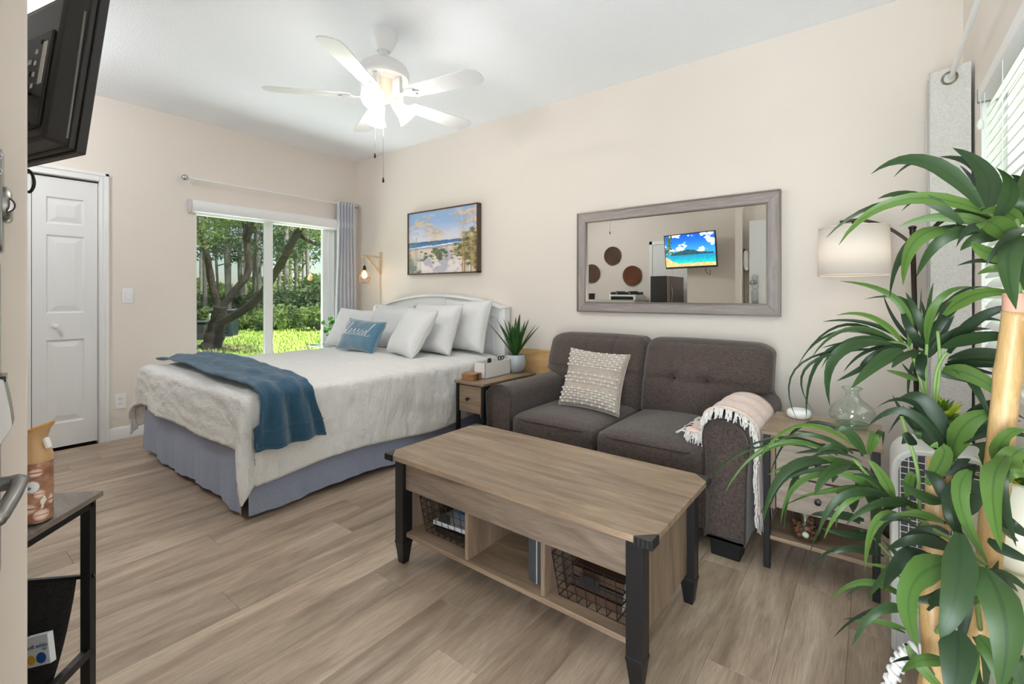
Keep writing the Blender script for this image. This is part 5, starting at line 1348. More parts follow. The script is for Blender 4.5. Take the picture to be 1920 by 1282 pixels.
MB().lathe([(0, 0), (.022, 0), (.0255, .004), (.0255, .006)], 28, None, ac_).build('can_base', satin_m, af)
Mz = Matrix.Translation(ac_) @ Matrix.Rotation(YAW, 4, 'Z')
gold = plain('gold_cap', (192, 156, 112), .4, var=.05); 
m = MB(); N = 24
for z, rx, ry, ox in ((.136, .0268, .0268, 0), (.148, .0268, .0268, 0), (.158, .0235, .024, 0), (.172, .0185, .021, -.002), (.186, .018, .020, -.002), (.198, .021, .020, .002), (.208, .027, .020, .006)):
    for j in range(N): a = 2*PI*j/N; m.v.append(Mz @ Vector((ox+rx*math.cos(a)*(1), ry*math.sin(a), z+(.012*math.cos(a) if z > .19 else .004*math.cos(a) if z > .18 else 0))))
for i in range(6):
    for j in range(N): m.f.append((i*N+j, i*N+(j+1) % N, (i+1)*N+(j+1) % N, (i+1)*N+j))
m.f.append(tuple(6*N+j for j in range(N))); m.build('trigger_cap', gold, af, smooth=60)
m = MB(); m.add([Mz @ Vector((.006+.0275*math.cos(2*PI*j/N), .0205*math.sin(2*PI*j/N), .2085+.012*math.cos(2*PI*j/N))) for j in range(N)]+[Mz @ Vector((.006+.0275*math.cos(2*PI*j/N), .0205*math.sin(2*PI*j/N), .2125+.012*math.cos(2*PI*j/N))) for j in range(N)], [(j, (j+1) % N, N+(j+1) % N, N+j) for j in range(N)]+[tuple(N+j for j in range(N))]); m.build('button_top', plain('amber_button', (216, 154, 52), .4), af, smooth=30)
MB().soft((0, 0, 0), (.010, .012, .026), .004, n=4, M=Mz @ Matrix.Translation((.022, 0, .176)) @ Matrix.Rotation(-.35, 4, 'Y')).build('nozzle_trigger', ceram_m, af, smooth=180)
blue_t = plain('label_blue', (40, 62, 120), .5)
lettering('reze', .0145, blue_t, af, Mz @ Matrix.Translation((.000, -.0275, .0815)) @ Matrix.Rotation(.1, 4, 'Y') @ Matrix.Rotation(PI/2, 4, 'X'), .3)
lettering('A I R', .0085, ceram_m, af, Mz @ Matrix.Translation((-.002, -.0274, .0585)) @ Matrix.Rotation(PI/2, 4, 'X'))

# ------------------------------------------------------------------ entry door standing open beside the camera
dl = Vector((3.61, -3.138, 0)); dh = Vector((4.40, -3.238, 0)); dd = (dh-dl).normalized(); dn = Vector((-dd.y, dd.x, 0)); 
DM = Matrix(((dd.x, dn.x, 0, dl.x), (dd.y, dn.y, 0, dl.y), (0, 0, 1, 0), (0, 0, 0, 1)))
d2 = empty('door_2', dl); d2['kind'] = 'structure'
MB().box((0, -.040, .012), (.79, 0, 2.075), DM).build('door_leaf', door_m, d2, smooth=30, bevel=.002)
for z in (.3, 1.1, 1.85): MB().tube([DM @ Vector((.795, -.02, z-.045)), DM @ Vector((.795, -.02, z+.045))], .007, 8).build('hinge', satin_m, d2)
bx('hinge_jamb', (4.40, -3.39, 0), (4.44, -3.262, 2.1), white_m, d2, .002)
# upper lock
def plate(p0, p1, z0, z1, y1, nm, r=.012):
    pts_ = []
    for (cx_, cz_, a0_) in ((p1-r, z1-r, 0), (p0+r, z1-r, PI/2), (p0+r, z0+r, PI), (p1-r, z0+r, 1.5*PI)):
        for k_ in range(4): a = a0_+k_*PI/6; pts_.append((cx_+r*math.cos(a), cz_+r*math.sin(a)))
    Mq = DM @ Matrix.Rotation(-PI/2, 4, 'X') @ Matrix.Scale(-1, 4, (0, 1, 0))
    k_ = MB(); n_ = len(pts_); k_.v = [DM @ Vector((a, 0, b)) for a, b in pts_]+[DM @ Vector((a*1, y1, b)) for a, b in pts_]
    k_.f = [tuple(range(n_)), tuple(range(2*n_-1, n_-1, -1))]+[((i+1) % n_, i, n_+i, n_+(i+1) % n_) for i in range(n_)]
    return k_.build(nm, satin_m, d2, smooth=30, bevel=.003)
o = plate(.035, .095, 1.24, 1.41, .012, 'deadbolt_plate')
kc = DM @ Vector((.062, .012, 1.321)); Rk = Matrix.Rotation(math.atan2(dn.y, dn.x), 4, 'Z') @ Matrix.Rotation(PI/2, 4, 'Y')
MB().lathe([(.030, 0), (.030, .004), (.026, .008), (.020, .010), (0, .010)], 24, Rk, kc).build('lock_cylinder', satin_m, o, smooth=40)
tk = DM @ Vector((.060, .026, 1.318))
MB().soft((0, 0, 0), (.075, .016, .046), .0075, n=8, M=DM @ Matrix.Translation((.045, .014, 1.318))).build('turn_knob', satin_m, o, smooth=180)
fcx = DM @ Vector((.084, .0135, 1.318)); q = (CAM-fcx); q.z = 0; q.normalize(); Rf = q.to_track_quat('Z', 'Y').to_matrix().to_4x4()
MB().lathe([(.0135, 0), (.0135, .004), (.0115, .005), (0, .005)], 22, Rf, fcx-q*.002).build('keyhole_face', chrome_m, o, smooth=40)
MB().tube([fcx+q*.0025+Rf @ Vector((.0125*math.cos(a), .0125*math.sin(a), 0)) for a in [2*PI*j/22 for j in range(22)]], .0012, 5, closed=True).build('keyhole_ring', black_m, o)
MB().box((-.001, -.006, .0045), (.001, .004, .0056), Matrix.Translation(fcx) @ Rf).build('key_slot', black_m, o, smooth=0)
for z in (1.37, 1.395): MB().tube([DM @ Vector((.0975, .006, z))+Rf @ Vector((.006*math.cos(a), .006*math.sin(a), 0)) for a in [2*PI*j/14 for j in range(14)]], .0012, 5, closed=True).build('keypad_button', chrome_m, o)
o = plate(.030, .100, .70, 1.225, .008, 'lever_plate')
pk_ = [(0, 1.035), (.008, 1.030), (.015, .985), (.018, .955), (.014, .945), (.004, .925), (.001, .90), (0, .90)]
k = MB(); n_ = len(pk_)
k.v = [DM @ Vector((x_, .006+a, b)) for x_ in (.034, .098) for a, b in pk_]; k.f = [tuple(range(n_)), tuple(range(2*n_-1, n_-1, -1))]+[((i+1) % n_, i, n_+i, n_+(i+1) % n_) for i in range(n_)]
k.build('keypad_housing', satin_m, o, smooth=30, bevel=.004)
MB().box((.038, .008, 1.026), (.094, .0165, 1.036), DM).build('keypad_window', plain('dark_glass', (24, 28, 40), .1), o, smooth=0, bevel=.002)
MB().tube(smoothpath([DM @ Vector(p) for p in ((.055, .006, .850), (.058, .020, .850), (.066, .030, .852), (.10, .027, .846), (.16, .016, .836), (.19, .012, .834))], 4), [.012]*9+[.011]*9+[.010]*3, 10).build('lever', satin_m, o, smooth=180)
k = empty('door_weight', DM @ Vector((.06, .0, .55)))
bpy.data.objects.remove(k)
# cap hung on the wall beside the door edge (seen in the mirror)
hc_ = empty('baseball_cap', (3.55, -3.20, 1.6), 'white cap with red mark hanging on a wooden peg, reflected in the mirror', 'cap')
bx('peg_board', (3.531, -3.26, 1.66), (3.545, -3.18, 1.74), walnut_m, hc_, .002)
MB().soft((3.566, -3.205, 1.60), (.05, .10, .24), .024, (.01, 0, 0), n=8).build('crown', ceram_m, hc_, smooth=180)
MB().soft((3.575, -3.205, 1.49), (.045, .10, .05), .014, n=6).build('brim', ceram_m, hc_, smooth=180)
MB().ball((3.592, -3.205, 1.57), .016, 8, (.3, 1, .7)).build('mark', plain('red_mark', (196, 92, 96), .7), hc_, smooth=180)

# ------------------------------------------------------------------ kitchenette seen in the mirror
for i, (px, py, dm, lb) in enumerate(((1113, 513, .36, 'round woven wall basket at the left of the three in the mirror'), (1152, 480, .345, 'round woven wall basket, topmost of the three in the mirror'), (1188.5, 517, .365, 'round reddish woven wall basket nearest the door in the mirror'))):
    r = _ray(px, py); t = (-KY+.02-CAM.y)/r.y; p = CAM+r*t; p.y = KY       # reflected place
    e = empty('woven_basket', (p.x, KY, p.z-dm/2), lb, 'basket')
    Rb = Matrix.Rotation(-PI/2, 4, 'X')
    cm = plain('wicker_%d' % i, ((104, 80, 68), (98, 74, 62), (120, 72, 48))[i], .8, var=.25, vs=40, bs=.5, bscale=120)
    MB().lathe([(0, .012), (dm*.2, .014), (dm*.4, .024), (dm/2, .034), (dm/2, .02), (0, .001)], 40, Rb, (p.x, KY, p.z)).build('disc', cm, e, smooth=60)
    for k_ in range(1, 9): MB().tube([(p.x+dm/2*k_/8.3*math.cos(a), KY+.013+.021*(k_/8)**2, p.z+dm/2*k_/8.3*math.sin(a)) for a in [2*PI*j/32 for j in range(32)]], .006, 5, closed=True).build('coil', cm, e, smooth=180)
# entry-side door on the kitchen wall
KM = Matrix(((0, 1, 0, 0), (1, 0, 0, KY), (0, 0, 1, 0), (0, 0, 0, 1)))
d3 = empty('door_3', (2.1, KY, 0)); d3['kind'] = 'structure'
kx0, kx1 = 1.70, 2.50
bx('door_leaf', (kx0, KY, .01), (kx1, KY+.020, 2.05), door_m, d3, .002)
for a, b in (((kx0-.06, KY, 0), (kx0-.004, KY+.03, 2.115)), ((kx1+.004, KY, 0), (kx1+.06, KY+.03, 2.115)), ((kx0-.06, KY, 2.055), (kx1+.06, KY+.03, 2.115))): bx('casing', a, b, white_m, d3, .004)
for (x0, x1) in ((kx0+.10, kx0+.36), (kx0+.44, kx0+.70)):
    for (z0, z1) in ((.2, .83), (1.0, 1.6), (1.70, 1.9)):
        bx('panel', (x0, KY+.018, z0), (x1, KY+.026, z1), door_m, d3, .008)
MB().lathe([(.03, 0), (.03, .008), (.012, .012), (.012, .035), (.028, .045), (.03, .06), (.02, .07), (0, .072)], 18, Matrix.Rotation(-PI/2, 4, 'X'), (kx0+.07, KY+.02, 1.0)).build('door_knob', bronze_m, d3, smooth=40)
fr_ = empty('refrigerator', (2.25, -4.2, 0), 'black fridge with brown steel door, reflected in the mirror', 'refrigerator')
bx('cabinet', (2.02, -4.66, .02), (2.275, -4.00, 1.46), blackplastic_m, fr_, .008)
stl = plain('brown_steel', (122, 110, 100), .35, .8, var=.04)
bx('freezer_door', (2.275, -4.655, 1.02), (2.335, -4.005, 1.455), stl, fr_, .008); bx('fridge_door', (2.275, -4.655, .06), (2.335, -4.005, 1.005), stl, fr_, .008)
for z0, z1 in ((1.06, 1.3), (.6, .95)): MB().tube([(2.34, -4.05, z0), (2.355, -4.05, (z0+z1)/2), (2.34, -4.05, z1)], .010, 8).build('handle', satin_m, fr_)
co_ = empty('kitchen_counter', (1.0, -4.6, 0), 'white kitchen counter against the far wall, reflected in the mirror', 'counter')
bx('counter_body', (.25, KY+.02, .0), (1.60, -4.36, .88), white_m, co_, .004); bx('worktop', (.22, KY+.01, .88), (1.62, -4.33, .915), plain('pale_worktop', (196, 190, 180), .4), co_, .004)
ov = empty('toaster_oven', (1.35, -4.6, .915), 'white countertop oven with black window, reflected in the mirror', 'oven')
bx('oven_body', (1.06, -4.90, .92), (1.56, -4.50, 1.165), white_m, ov, .01); bx('window', (1.10, -4.502, .95), (1.52, -4.494, 1.13), plain('oven_glass', (20, 20, 22), .1), ov, .002)
MB().tube([(1.12, -4.47, 1.14), (1.50, -4.47, 1.14)], .008, 8).build('handle', satin_m, ov)
hp = empty('hot_plate', (1.3, -4.65, 1.166), 'black two burner hot plate on top of the white oven', 'hot plate')
bx('plate_body', (1.06, -4.86, 1.167), (1.56, -4.56, 1.215), black_m, hp, .01)
for x in (1.19, 1.43):
    MB().lathe([(.08, 0), (.085, .012), (.03, .014), (0, .012)], 20, None, (x, -4.71, 1.215)).build('burner', blackplastic_m, hp, smooth=40)
    MB().lathe([(.018, 0), (.018, .016), (0, .018)], 14, Matrix.Rotation(-PI/2, 4, 'X'), (x, -4.558, 1.192)).build('control_knob', satin_m, hp)
kb = empty('black_pot', (.42, -4.6, .915), 'black canister on the kitchen counter, reflected at the mirror edge', 'pot')
MB().lathe([(0, 0), (.08, 0), (.09, .02), (.10, .20), (.104, .205), (.096, .2), (.085, .03), (0, .02)], 24, None, (.62, -4.60, .985)).build('pot_body', blackplastic_m, kb, smooth=40)
MB().lathe([(0, 0), (.11, 0), (.11, .068), (0, .068)], 24, None, (.62, -4.60, .916)).build('stand', white_m, kb, smooth=40)
# ------------------------------------------------------------------ air purifier, basket, cream chest and pots along the right wall
ap = empty('air_purifier', (4.99, -1.18, 0), 'white air purifier with dark grid grille standing behind the bamboo palm', 'air purifier')
ax0, ax1, ay0, ay1, ah = 4.872, 5.135, -1.30, -1.08, .685
def roundtop(x0, x1, z0, z1, r, rb=.02):
    p = [(x0+rb, z0), (x1-rb, z0), (x1, z0+rb)]
    for k_ in range(7): a = k_/6*PI/2; p.append((x1-r+r*math.cos(a), z1-r+r*math.sin(a)))
    for k_ in range(7): a = PI/2+k_/6*PI/2; p.append((x0+r+r*math.cos(a), z1-r+r*math.sin(a)))
    p.append((x0, z0+rb)); return p
def extr(p, y0, y1):
    n_ = len(p); k_ = MB(); k_.v = [Vector((a, y0, b)) for a, b in p]+[Vector((a, y1, b)) for a, b in p]
    k_.f = [tuple(range(n_)), tuple(range(2*n_-1, n_-1, -1))]+[((i+1) % n_, i, n_+i, n_+(i+1) % n_) for i in range(n_)]; return k_
extr(roundtop(ax0, ax1, .015, ah, .075), ay0, ay1).build('housing', plain('off_white_plastic', (204, 204, 200), .4), ap, smooth=30, bevel=.006)
extr(roundtop(ax0+.018, ax1-.018, .37, ah-.016, .06, .004), ay0-.004, ay0+.004).build('grille_recess', plain('filter_dark', (66, 66, 76), .7), ap, smooth=0)
gm = plain('grille_white', (208, 206, 202), .45)
for i in range(12):
    x = ax0+.022+i*.0202; zt = ah-.018-max(0, .06-(x-ax0-.018)-.02)*.7
    MB().tube([(x, ay0-.006, .375), (x, ay0-.006, zt)], .0016, 4).build('grille_wire', gm, ap)
for i in range(14):
    z = .38+i*.0205; MB().tube([(ax0+.02, ay0-.0065, z), (ax1-.02, ay0-.0065, z)], .0016, 4).build('grille_wire', gm, ap)
extr(roundtop(ax0+.012, ax1-.012, .03, .36, .012, .012), ay0-.008, ay0).build('front_panel', plain('pale_grey_plastic', (206, 209, 214), .35), ap, smooth=30, bevel=.004)
for i in range(10): bx('side_vent', (ax0-.002, ay0+.006, .05+i*.022), (ax0+.002, ay0+.03, .058+i*.022), plain('vent_shadow', (150, 148, 142), .6) if i == 0 else MATS['vent_shadow'], ap, 0)
bx('base_plinth', (ax0+.015, ay0+.01, 0), (ax1-.015, ay1-.01, .02), blackplastic_m, ap, .003)
# rope handled basket
hb_ = empty('rope_basket', (4.905, -1.795, 0), 'white woven basket with thick rope handle at the foot of the palm', 'basket')
bc_ = Vector((4.905, -1.795, 0)); wv = plain('white_rope', (232, 231, 228), .85, var=.06, vs=90, bs=.5, bscale=200)
MB().lathe([(0, 0), (.085, 0), (.095, .03), (.10, .07), (.095, .10), (.088, .10), (.09, .07), (.085, .03), (0, .02)], 32, None, bc_).build('basket_body', wv, hb_, smooth=60)
for i in range(5): MB().tube([bc_+Vector((.10*math.cos(a), .10*math.sin(a), .012+.02*i)) for a in [2*PI*j/36 for j in range(36)]], .010, 6, closed=True).build('rope_course', wv, hb_, smooth=180)
hp_ = [bc_+RT*(.080*math.cos(a))+Vector((0, 0, .09+.255*math.sin(a))) for a in [PI*j/26 for j in range(27)]]
MB().tube(hp_, .010, 8).build('handle_core', wv, hb_, smooth=180)
coil = []; 
for i in range(26*9):
    t = i/9; j = min(int(t), 25); p = hp_[j].lerp(hp_[j+1], t-j); tg = (hp_[j+1]-hp_[j]).normalized(); n1 = tg.cross(FW).normalized(); a = i*2*PI/9
    coil.append(p+(n1*math.cos(a)+FW*math.sin(a))*.0125)
MB().tube(coil, .0048, 6).build('handle_wrap', wv, hb_, smooth=180)
# cream chest under the window with painted pots
cc_ = empty('cream_chest', (5.08, -1.75, 0), 'cream lacquer chest under the side window behind the palm', 'chest')
bx('chest_body', (5.055, -2.02, .03), (5.162, -1.36, .578), cream_m, cc_, .012); bx('chest_lid', (5.043, -2.03, .578), (5.163, -1.35, .60), cream_m, cc_, .008)
for y0, y1 in ((-2.0, -1.70), (-1.68, -1.38)): bx('chest_drawer', (5.047, y0, .31), (5.06, y1, .565), cream_m, cc_, .006)
for y in (-1.98, -1.40): bx('chest_foot', (5.065, y-.02, 0), (5.10, y+.02, .035), cream_m, cc_, .004)
sill_p = [((5.0, -1.19, .686), .048, .075, 'small white pot painted with a sunflower, holding a bush on the air purifier'), ((5.105, -1.60, .601), .052, .10, 'white pot painted with orange flowers at the right edge behind the palm')]
fy_m = leafmat('bush_leaf', (92, 128, 44), (54, 92, 40), (130, 150, 70), .3); fyl = leafmat('bush_tip', (196, 206, 62), (168, 186, 56), (210, 216, 100), .4)
for pi_, (pc, pr0, ph, lb) in enumerate(sill_p):
    pc = Vector(pc); e = empty('painted_pot_plant', pc, lb, 'plant'); random.seed(30+pi_)
    po = MB().lathe([(0, 0), (pr0*.75, 0), (pr0*.82, .008), (pr0, ph), (pr0*.93, ph), (pr0*.85, ph*.85), (0, ph*.8)], 28, None, pc).build('pot', ceram_m, e, smooth=40)
    for j in range(5):
        a = math.atan2(CAM.y-pc.y, CAM.x-pc.x)+(-1.2+j*.62); d = Vector((math.cos(a), math.sin(a), 0)); c_ = pc+d*pr0*.93+Vector((0, 0, ph*.55)); t1 = Vector((-d.y, d.x, 0))
        fl2 = MB(); 
        for q in range(8):
            b_ = 2*PI*q/8; u_ = t1*math.cos(b_)+Vector((0, 0, math.sin(b_))); w_ = t1*-math.sin(b_)+Vector((0, 0, math.cos(b_)))
            fl2.add([c_+d*.001, c_+u_*.010+w_*.005+d*.002, c_+u_*.019+d*.002, c_+u_*.010-w_*.005+d*.002], [(0, 1, 2, 3)])
        f_ = fl2.build('painted_flower', plain('petal_orange', (232, 150, 40), .5) if (pi_ == 0 and j == 0) else MATS['petal_orange'], po, smooth=0)
        MB().ball(c_+d*.002, .006, 8, (1, 1, 1)).build('flower_eye', pbm[2], f_, smooth=180)
    for j in range(70):
        a = random.uniform(0, 2*PI); el = random.uniform(.1, 1.45); R0 = random.uniform(.03, .085); d = Vector((math.cos(a)*math.cos(el), math.sin(a)*math.cos(el), math.sin(el)))
        b0 = pc+Vector((0, 0, ph*.85))+d*R0*.55; e_ = pc+Vector((0, 0, ph*.85))+d*(R0+.035); e_.x = min(e_.x, 5.165)
        blade('leaf', b0, b0.lerp(e_, .5)+Vector((0, 0, .008)), e_, .018, fyl if R0 > .068 else fy_m, e, None, 4)
bw_ = MB().lathe([(0, 0), (.05, 0), (.075, .02), (.09, .055), (.09, .095), (.07, .15), (.0, .165)], 32, None, (5.07, -1.80, .601)).build('cream_globe', cream_m, None, smooth=60); tag(bw_, 'cream round ceramic globe at the right edge behind the bamboo cane', 'ornament')

# ------------------------------------------------------------------ bamboo palm in the foreground
pm = empty('bamboo_palm', (5.0, -1.95, 0), 'tall artificial bamboo palm with pale canes filling the right foreground', 'plant')
MB().lathe([(0, 0), (.10, 0), (.112, .02), (.125, .22), (.13, .24), (.118, .24), (.11, .19), (0, .19)], 32, None, (4.87, -2.05, 0)).build('planter', plain('charcoal_planter', (70, 68, 66), .6), pm, smooth=40)
MB().lathe([(.112, .195), (0, .20)], 20, None, (4.87, -2.05, 0)).build('soil', soil_m, pm)
def cane(pts, r, nm='cane'):
    P = smoothpath(pts, 10); rad = []
    for i in range(len(P)): rad.append(r*(1+.10*math.exp(-(((i % 9)-4)/.8)**2)))
    return MB().tube(P, rad, 14).build(nm, cane_m, pm, smooth=180)
def canecap(p, r): MB().lathe([(r*.98, -.015), (r*1.01, .0), (r*.98, .035), (r*.5, .036), (0, .02)], 14, None, p).build('cut_collar', pinkwood_m, pm, smooth=40)
c1 = [at(1752, 1290, .93), at(1748, 1150, .95), at(1755, 1000, .98), at(1762, 860, 1.00)]
c1 = [Vector((4.88, -2.08, .19))]+c1; cane(c1, .0205)
c2 = [Vector((4.92, -2.07, .19)), at(1838, 1180, .93), at(1862, 960, .90), at(1888, 720, .88), at(1906, 585, .87)]
cane(c2, .0195); canecap(c2[-1], .0195)
c3 = [Vector((4.88, -2.0, .19)), at(1745, 1250, 1.0), at(1746, 1150, 1.04), at(1750, 1060, 1.06)]; cane(c3, .016); canecap(at(1742, 1075, 1.03), .018)
canecap(at(1745, 790, 1.08), .016)
lf1 = leafmat('palm_leaf_fresh', (92, 122, 56), (70, 102, 46), (52, 86, 38), .25); lf2 = leafmat('palm_leaf_deep', (56, 82, 42), (44, 66, 38), (36, 60, 36), .2); lf3 = leafmat('palm_leaf_dark', (42, 62, 38), (34, 52, 34), (30, 48, 32), .15)  # three greens of the leaves themselves, fresh to dark
stem_m = plain('palm_stem', (112, 140, 76), .6)
# leaves: base, bend and tip as seen in the photograph, distance of base and tip, width in millimetres, tone
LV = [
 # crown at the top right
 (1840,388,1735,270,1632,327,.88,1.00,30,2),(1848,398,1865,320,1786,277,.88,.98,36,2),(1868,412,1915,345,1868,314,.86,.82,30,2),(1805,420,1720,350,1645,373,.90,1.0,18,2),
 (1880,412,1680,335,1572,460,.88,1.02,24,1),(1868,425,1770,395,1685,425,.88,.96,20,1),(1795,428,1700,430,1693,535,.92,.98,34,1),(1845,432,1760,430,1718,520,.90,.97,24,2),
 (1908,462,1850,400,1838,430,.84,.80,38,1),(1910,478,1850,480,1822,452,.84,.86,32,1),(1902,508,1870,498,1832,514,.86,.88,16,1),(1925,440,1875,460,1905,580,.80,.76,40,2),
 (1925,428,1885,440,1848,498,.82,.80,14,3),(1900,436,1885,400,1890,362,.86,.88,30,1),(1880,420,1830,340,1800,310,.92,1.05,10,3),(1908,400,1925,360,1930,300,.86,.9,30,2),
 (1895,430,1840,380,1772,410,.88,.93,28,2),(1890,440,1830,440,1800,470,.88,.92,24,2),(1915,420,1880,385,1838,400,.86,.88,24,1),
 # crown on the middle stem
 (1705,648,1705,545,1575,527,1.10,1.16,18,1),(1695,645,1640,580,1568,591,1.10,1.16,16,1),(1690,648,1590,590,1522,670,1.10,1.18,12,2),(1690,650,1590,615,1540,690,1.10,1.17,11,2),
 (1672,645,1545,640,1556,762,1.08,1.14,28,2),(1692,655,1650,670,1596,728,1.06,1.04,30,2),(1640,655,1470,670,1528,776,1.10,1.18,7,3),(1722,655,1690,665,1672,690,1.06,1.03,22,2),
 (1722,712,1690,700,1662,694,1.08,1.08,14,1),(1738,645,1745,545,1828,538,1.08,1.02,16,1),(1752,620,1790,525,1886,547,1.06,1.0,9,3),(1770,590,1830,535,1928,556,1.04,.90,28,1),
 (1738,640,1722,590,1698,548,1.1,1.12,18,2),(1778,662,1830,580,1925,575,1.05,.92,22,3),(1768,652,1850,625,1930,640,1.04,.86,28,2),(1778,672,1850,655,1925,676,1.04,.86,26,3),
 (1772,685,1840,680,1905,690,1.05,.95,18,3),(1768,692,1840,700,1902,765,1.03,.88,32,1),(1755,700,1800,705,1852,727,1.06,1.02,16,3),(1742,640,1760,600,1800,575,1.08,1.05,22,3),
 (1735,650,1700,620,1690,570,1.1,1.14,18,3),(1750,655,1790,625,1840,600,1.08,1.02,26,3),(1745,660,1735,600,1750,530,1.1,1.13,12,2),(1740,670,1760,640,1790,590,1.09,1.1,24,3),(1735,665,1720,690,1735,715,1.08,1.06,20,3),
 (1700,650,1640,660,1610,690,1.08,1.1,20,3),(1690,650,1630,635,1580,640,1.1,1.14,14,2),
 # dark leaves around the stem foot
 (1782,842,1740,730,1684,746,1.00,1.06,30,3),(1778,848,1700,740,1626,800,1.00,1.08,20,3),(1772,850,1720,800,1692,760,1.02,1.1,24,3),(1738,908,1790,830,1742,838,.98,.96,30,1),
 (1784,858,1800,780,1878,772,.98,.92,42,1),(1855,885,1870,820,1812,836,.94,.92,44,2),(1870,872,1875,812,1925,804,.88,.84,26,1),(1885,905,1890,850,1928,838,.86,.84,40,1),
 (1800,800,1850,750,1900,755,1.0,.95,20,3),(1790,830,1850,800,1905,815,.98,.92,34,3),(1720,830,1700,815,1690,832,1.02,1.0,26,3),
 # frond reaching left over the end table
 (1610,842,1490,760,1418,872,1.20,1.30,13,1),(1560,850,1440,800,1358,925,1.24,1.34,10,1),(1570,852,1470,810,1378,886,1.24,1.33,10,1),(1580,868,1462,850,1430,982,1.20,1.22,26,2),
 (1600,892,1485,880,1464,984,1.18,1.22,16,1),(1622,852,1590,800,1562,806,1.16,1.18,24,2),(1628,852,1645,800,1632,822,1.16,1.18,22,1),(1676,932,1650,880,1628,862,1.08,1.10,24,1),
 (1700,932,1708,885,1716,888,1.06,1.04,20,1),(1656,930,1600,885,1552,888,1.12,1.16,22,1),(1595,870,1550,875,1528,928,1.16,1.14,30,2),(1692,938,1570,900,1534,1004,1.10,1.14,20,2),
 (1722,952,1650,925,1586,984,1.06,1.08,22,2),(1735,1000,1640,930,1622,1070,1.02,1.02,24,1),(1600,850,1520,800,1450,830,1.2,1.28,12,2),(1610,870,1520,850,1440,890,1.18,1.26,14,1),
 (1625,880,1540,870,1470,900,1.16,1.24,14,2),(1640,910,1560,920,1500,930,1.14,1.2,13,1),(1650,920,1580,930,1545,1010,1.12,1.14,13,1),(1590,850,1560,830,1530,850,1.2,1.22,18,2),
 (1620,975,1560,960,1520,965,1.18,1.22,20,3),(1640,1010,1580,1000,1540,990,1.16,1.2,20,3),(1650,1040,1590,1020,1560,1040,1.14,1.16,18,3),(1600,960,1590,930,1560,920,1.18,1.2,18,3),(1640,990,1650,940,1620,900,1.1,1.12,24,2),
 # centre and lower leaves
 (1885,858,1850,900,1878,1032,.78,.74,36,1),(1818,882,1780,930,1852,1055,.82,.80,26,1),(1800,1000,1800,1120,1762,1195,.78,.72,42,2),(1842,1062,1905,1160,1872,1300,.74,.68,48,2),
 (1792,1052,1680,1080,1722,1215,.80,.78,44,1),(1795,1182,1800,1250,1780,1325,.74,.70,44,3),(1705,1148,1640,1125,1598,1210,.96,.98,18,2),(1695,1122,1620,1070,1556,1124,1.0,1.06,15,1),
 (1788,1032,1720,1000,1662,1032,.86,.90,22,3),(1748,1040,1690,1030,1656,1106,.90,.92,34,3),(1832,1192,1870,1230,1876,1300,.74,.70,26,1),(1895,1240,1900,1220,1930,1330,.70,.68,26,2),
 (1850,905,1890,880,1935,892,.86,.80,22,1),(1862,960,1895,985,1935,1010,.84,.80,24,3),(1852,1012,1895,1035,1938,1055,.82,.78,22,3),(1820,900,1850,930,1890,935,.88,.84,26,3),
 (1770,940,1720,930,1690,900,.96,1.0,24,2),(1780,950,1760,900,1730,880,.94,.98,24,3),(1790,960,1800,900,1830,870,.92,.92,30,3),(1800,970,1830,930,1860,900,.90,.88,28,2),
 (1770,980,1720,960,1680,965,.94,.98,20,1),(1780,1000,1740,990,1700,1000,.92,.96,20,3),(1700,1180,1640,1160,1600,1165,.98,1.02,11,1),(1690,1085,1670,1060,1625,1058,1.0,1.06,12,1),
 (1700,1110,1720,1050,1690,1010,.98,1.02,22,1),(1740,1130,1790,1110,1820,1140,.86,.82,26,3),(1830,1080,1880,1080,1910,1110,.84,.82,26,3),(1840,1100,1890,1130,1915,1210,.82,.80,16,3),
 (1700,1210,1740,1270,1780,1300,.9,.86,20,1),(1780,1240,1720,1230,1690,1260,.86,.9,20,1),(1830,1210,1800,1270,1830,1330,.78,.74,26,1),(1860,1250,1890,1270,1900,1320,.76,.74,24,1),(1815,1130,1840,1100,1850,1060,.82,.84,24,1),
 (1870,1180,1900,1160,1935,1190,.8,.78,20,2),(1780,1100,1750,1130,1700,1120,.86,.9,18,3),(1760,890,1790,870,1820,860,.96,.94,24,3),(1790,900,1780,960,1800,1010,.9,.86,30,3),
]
random.seed(23)
for L0 in list(LV):                         # slimmer leaves of the same fronds, fanned out beside the broad ones
    (bx_, by_, mx2, my2, tx_, ty_, d0, d1_, wd, tone) = L0
    if wd > 42: continue
    j = random.choice((-1, 1)); k_ = random.uniform(18, 46)*j
    LV.append((bx_+random.uniform(-8, 8), by_+random.uniform(-8, 8), mx2+k_*.5, my2+random.uniform(-22, 16), tx_+k_, ty_+random.uniform(-26, 34), d0+.02, d1_+random.uniform(.03, .10), wd*random.uniform(.5, .72), random.choice((2, 3, 3))))
random.seed(17)
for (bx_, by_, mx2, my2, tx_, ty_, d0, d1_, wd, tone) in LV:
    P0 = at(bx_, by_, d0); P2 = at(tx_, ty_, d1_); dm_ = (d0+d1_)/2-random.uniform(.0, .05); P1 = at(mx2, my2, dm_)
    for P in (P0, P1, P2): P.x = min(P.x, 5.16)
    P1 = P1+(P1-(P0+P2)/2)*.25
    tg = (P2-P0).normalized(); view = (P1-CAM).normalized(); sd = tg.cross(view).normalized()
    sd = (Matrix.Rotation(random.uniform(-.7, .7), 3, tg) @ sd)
    blade('leaf', P0, P1, P2, wd/1000*1.08, (lf1, lf2, lf3)[tone-1], pm, sd, 11, .22*random.choice((-1, 1)), lambda t: (min(1, (t+.05)/.30)**.7)*(1-t**2.0)**.75)
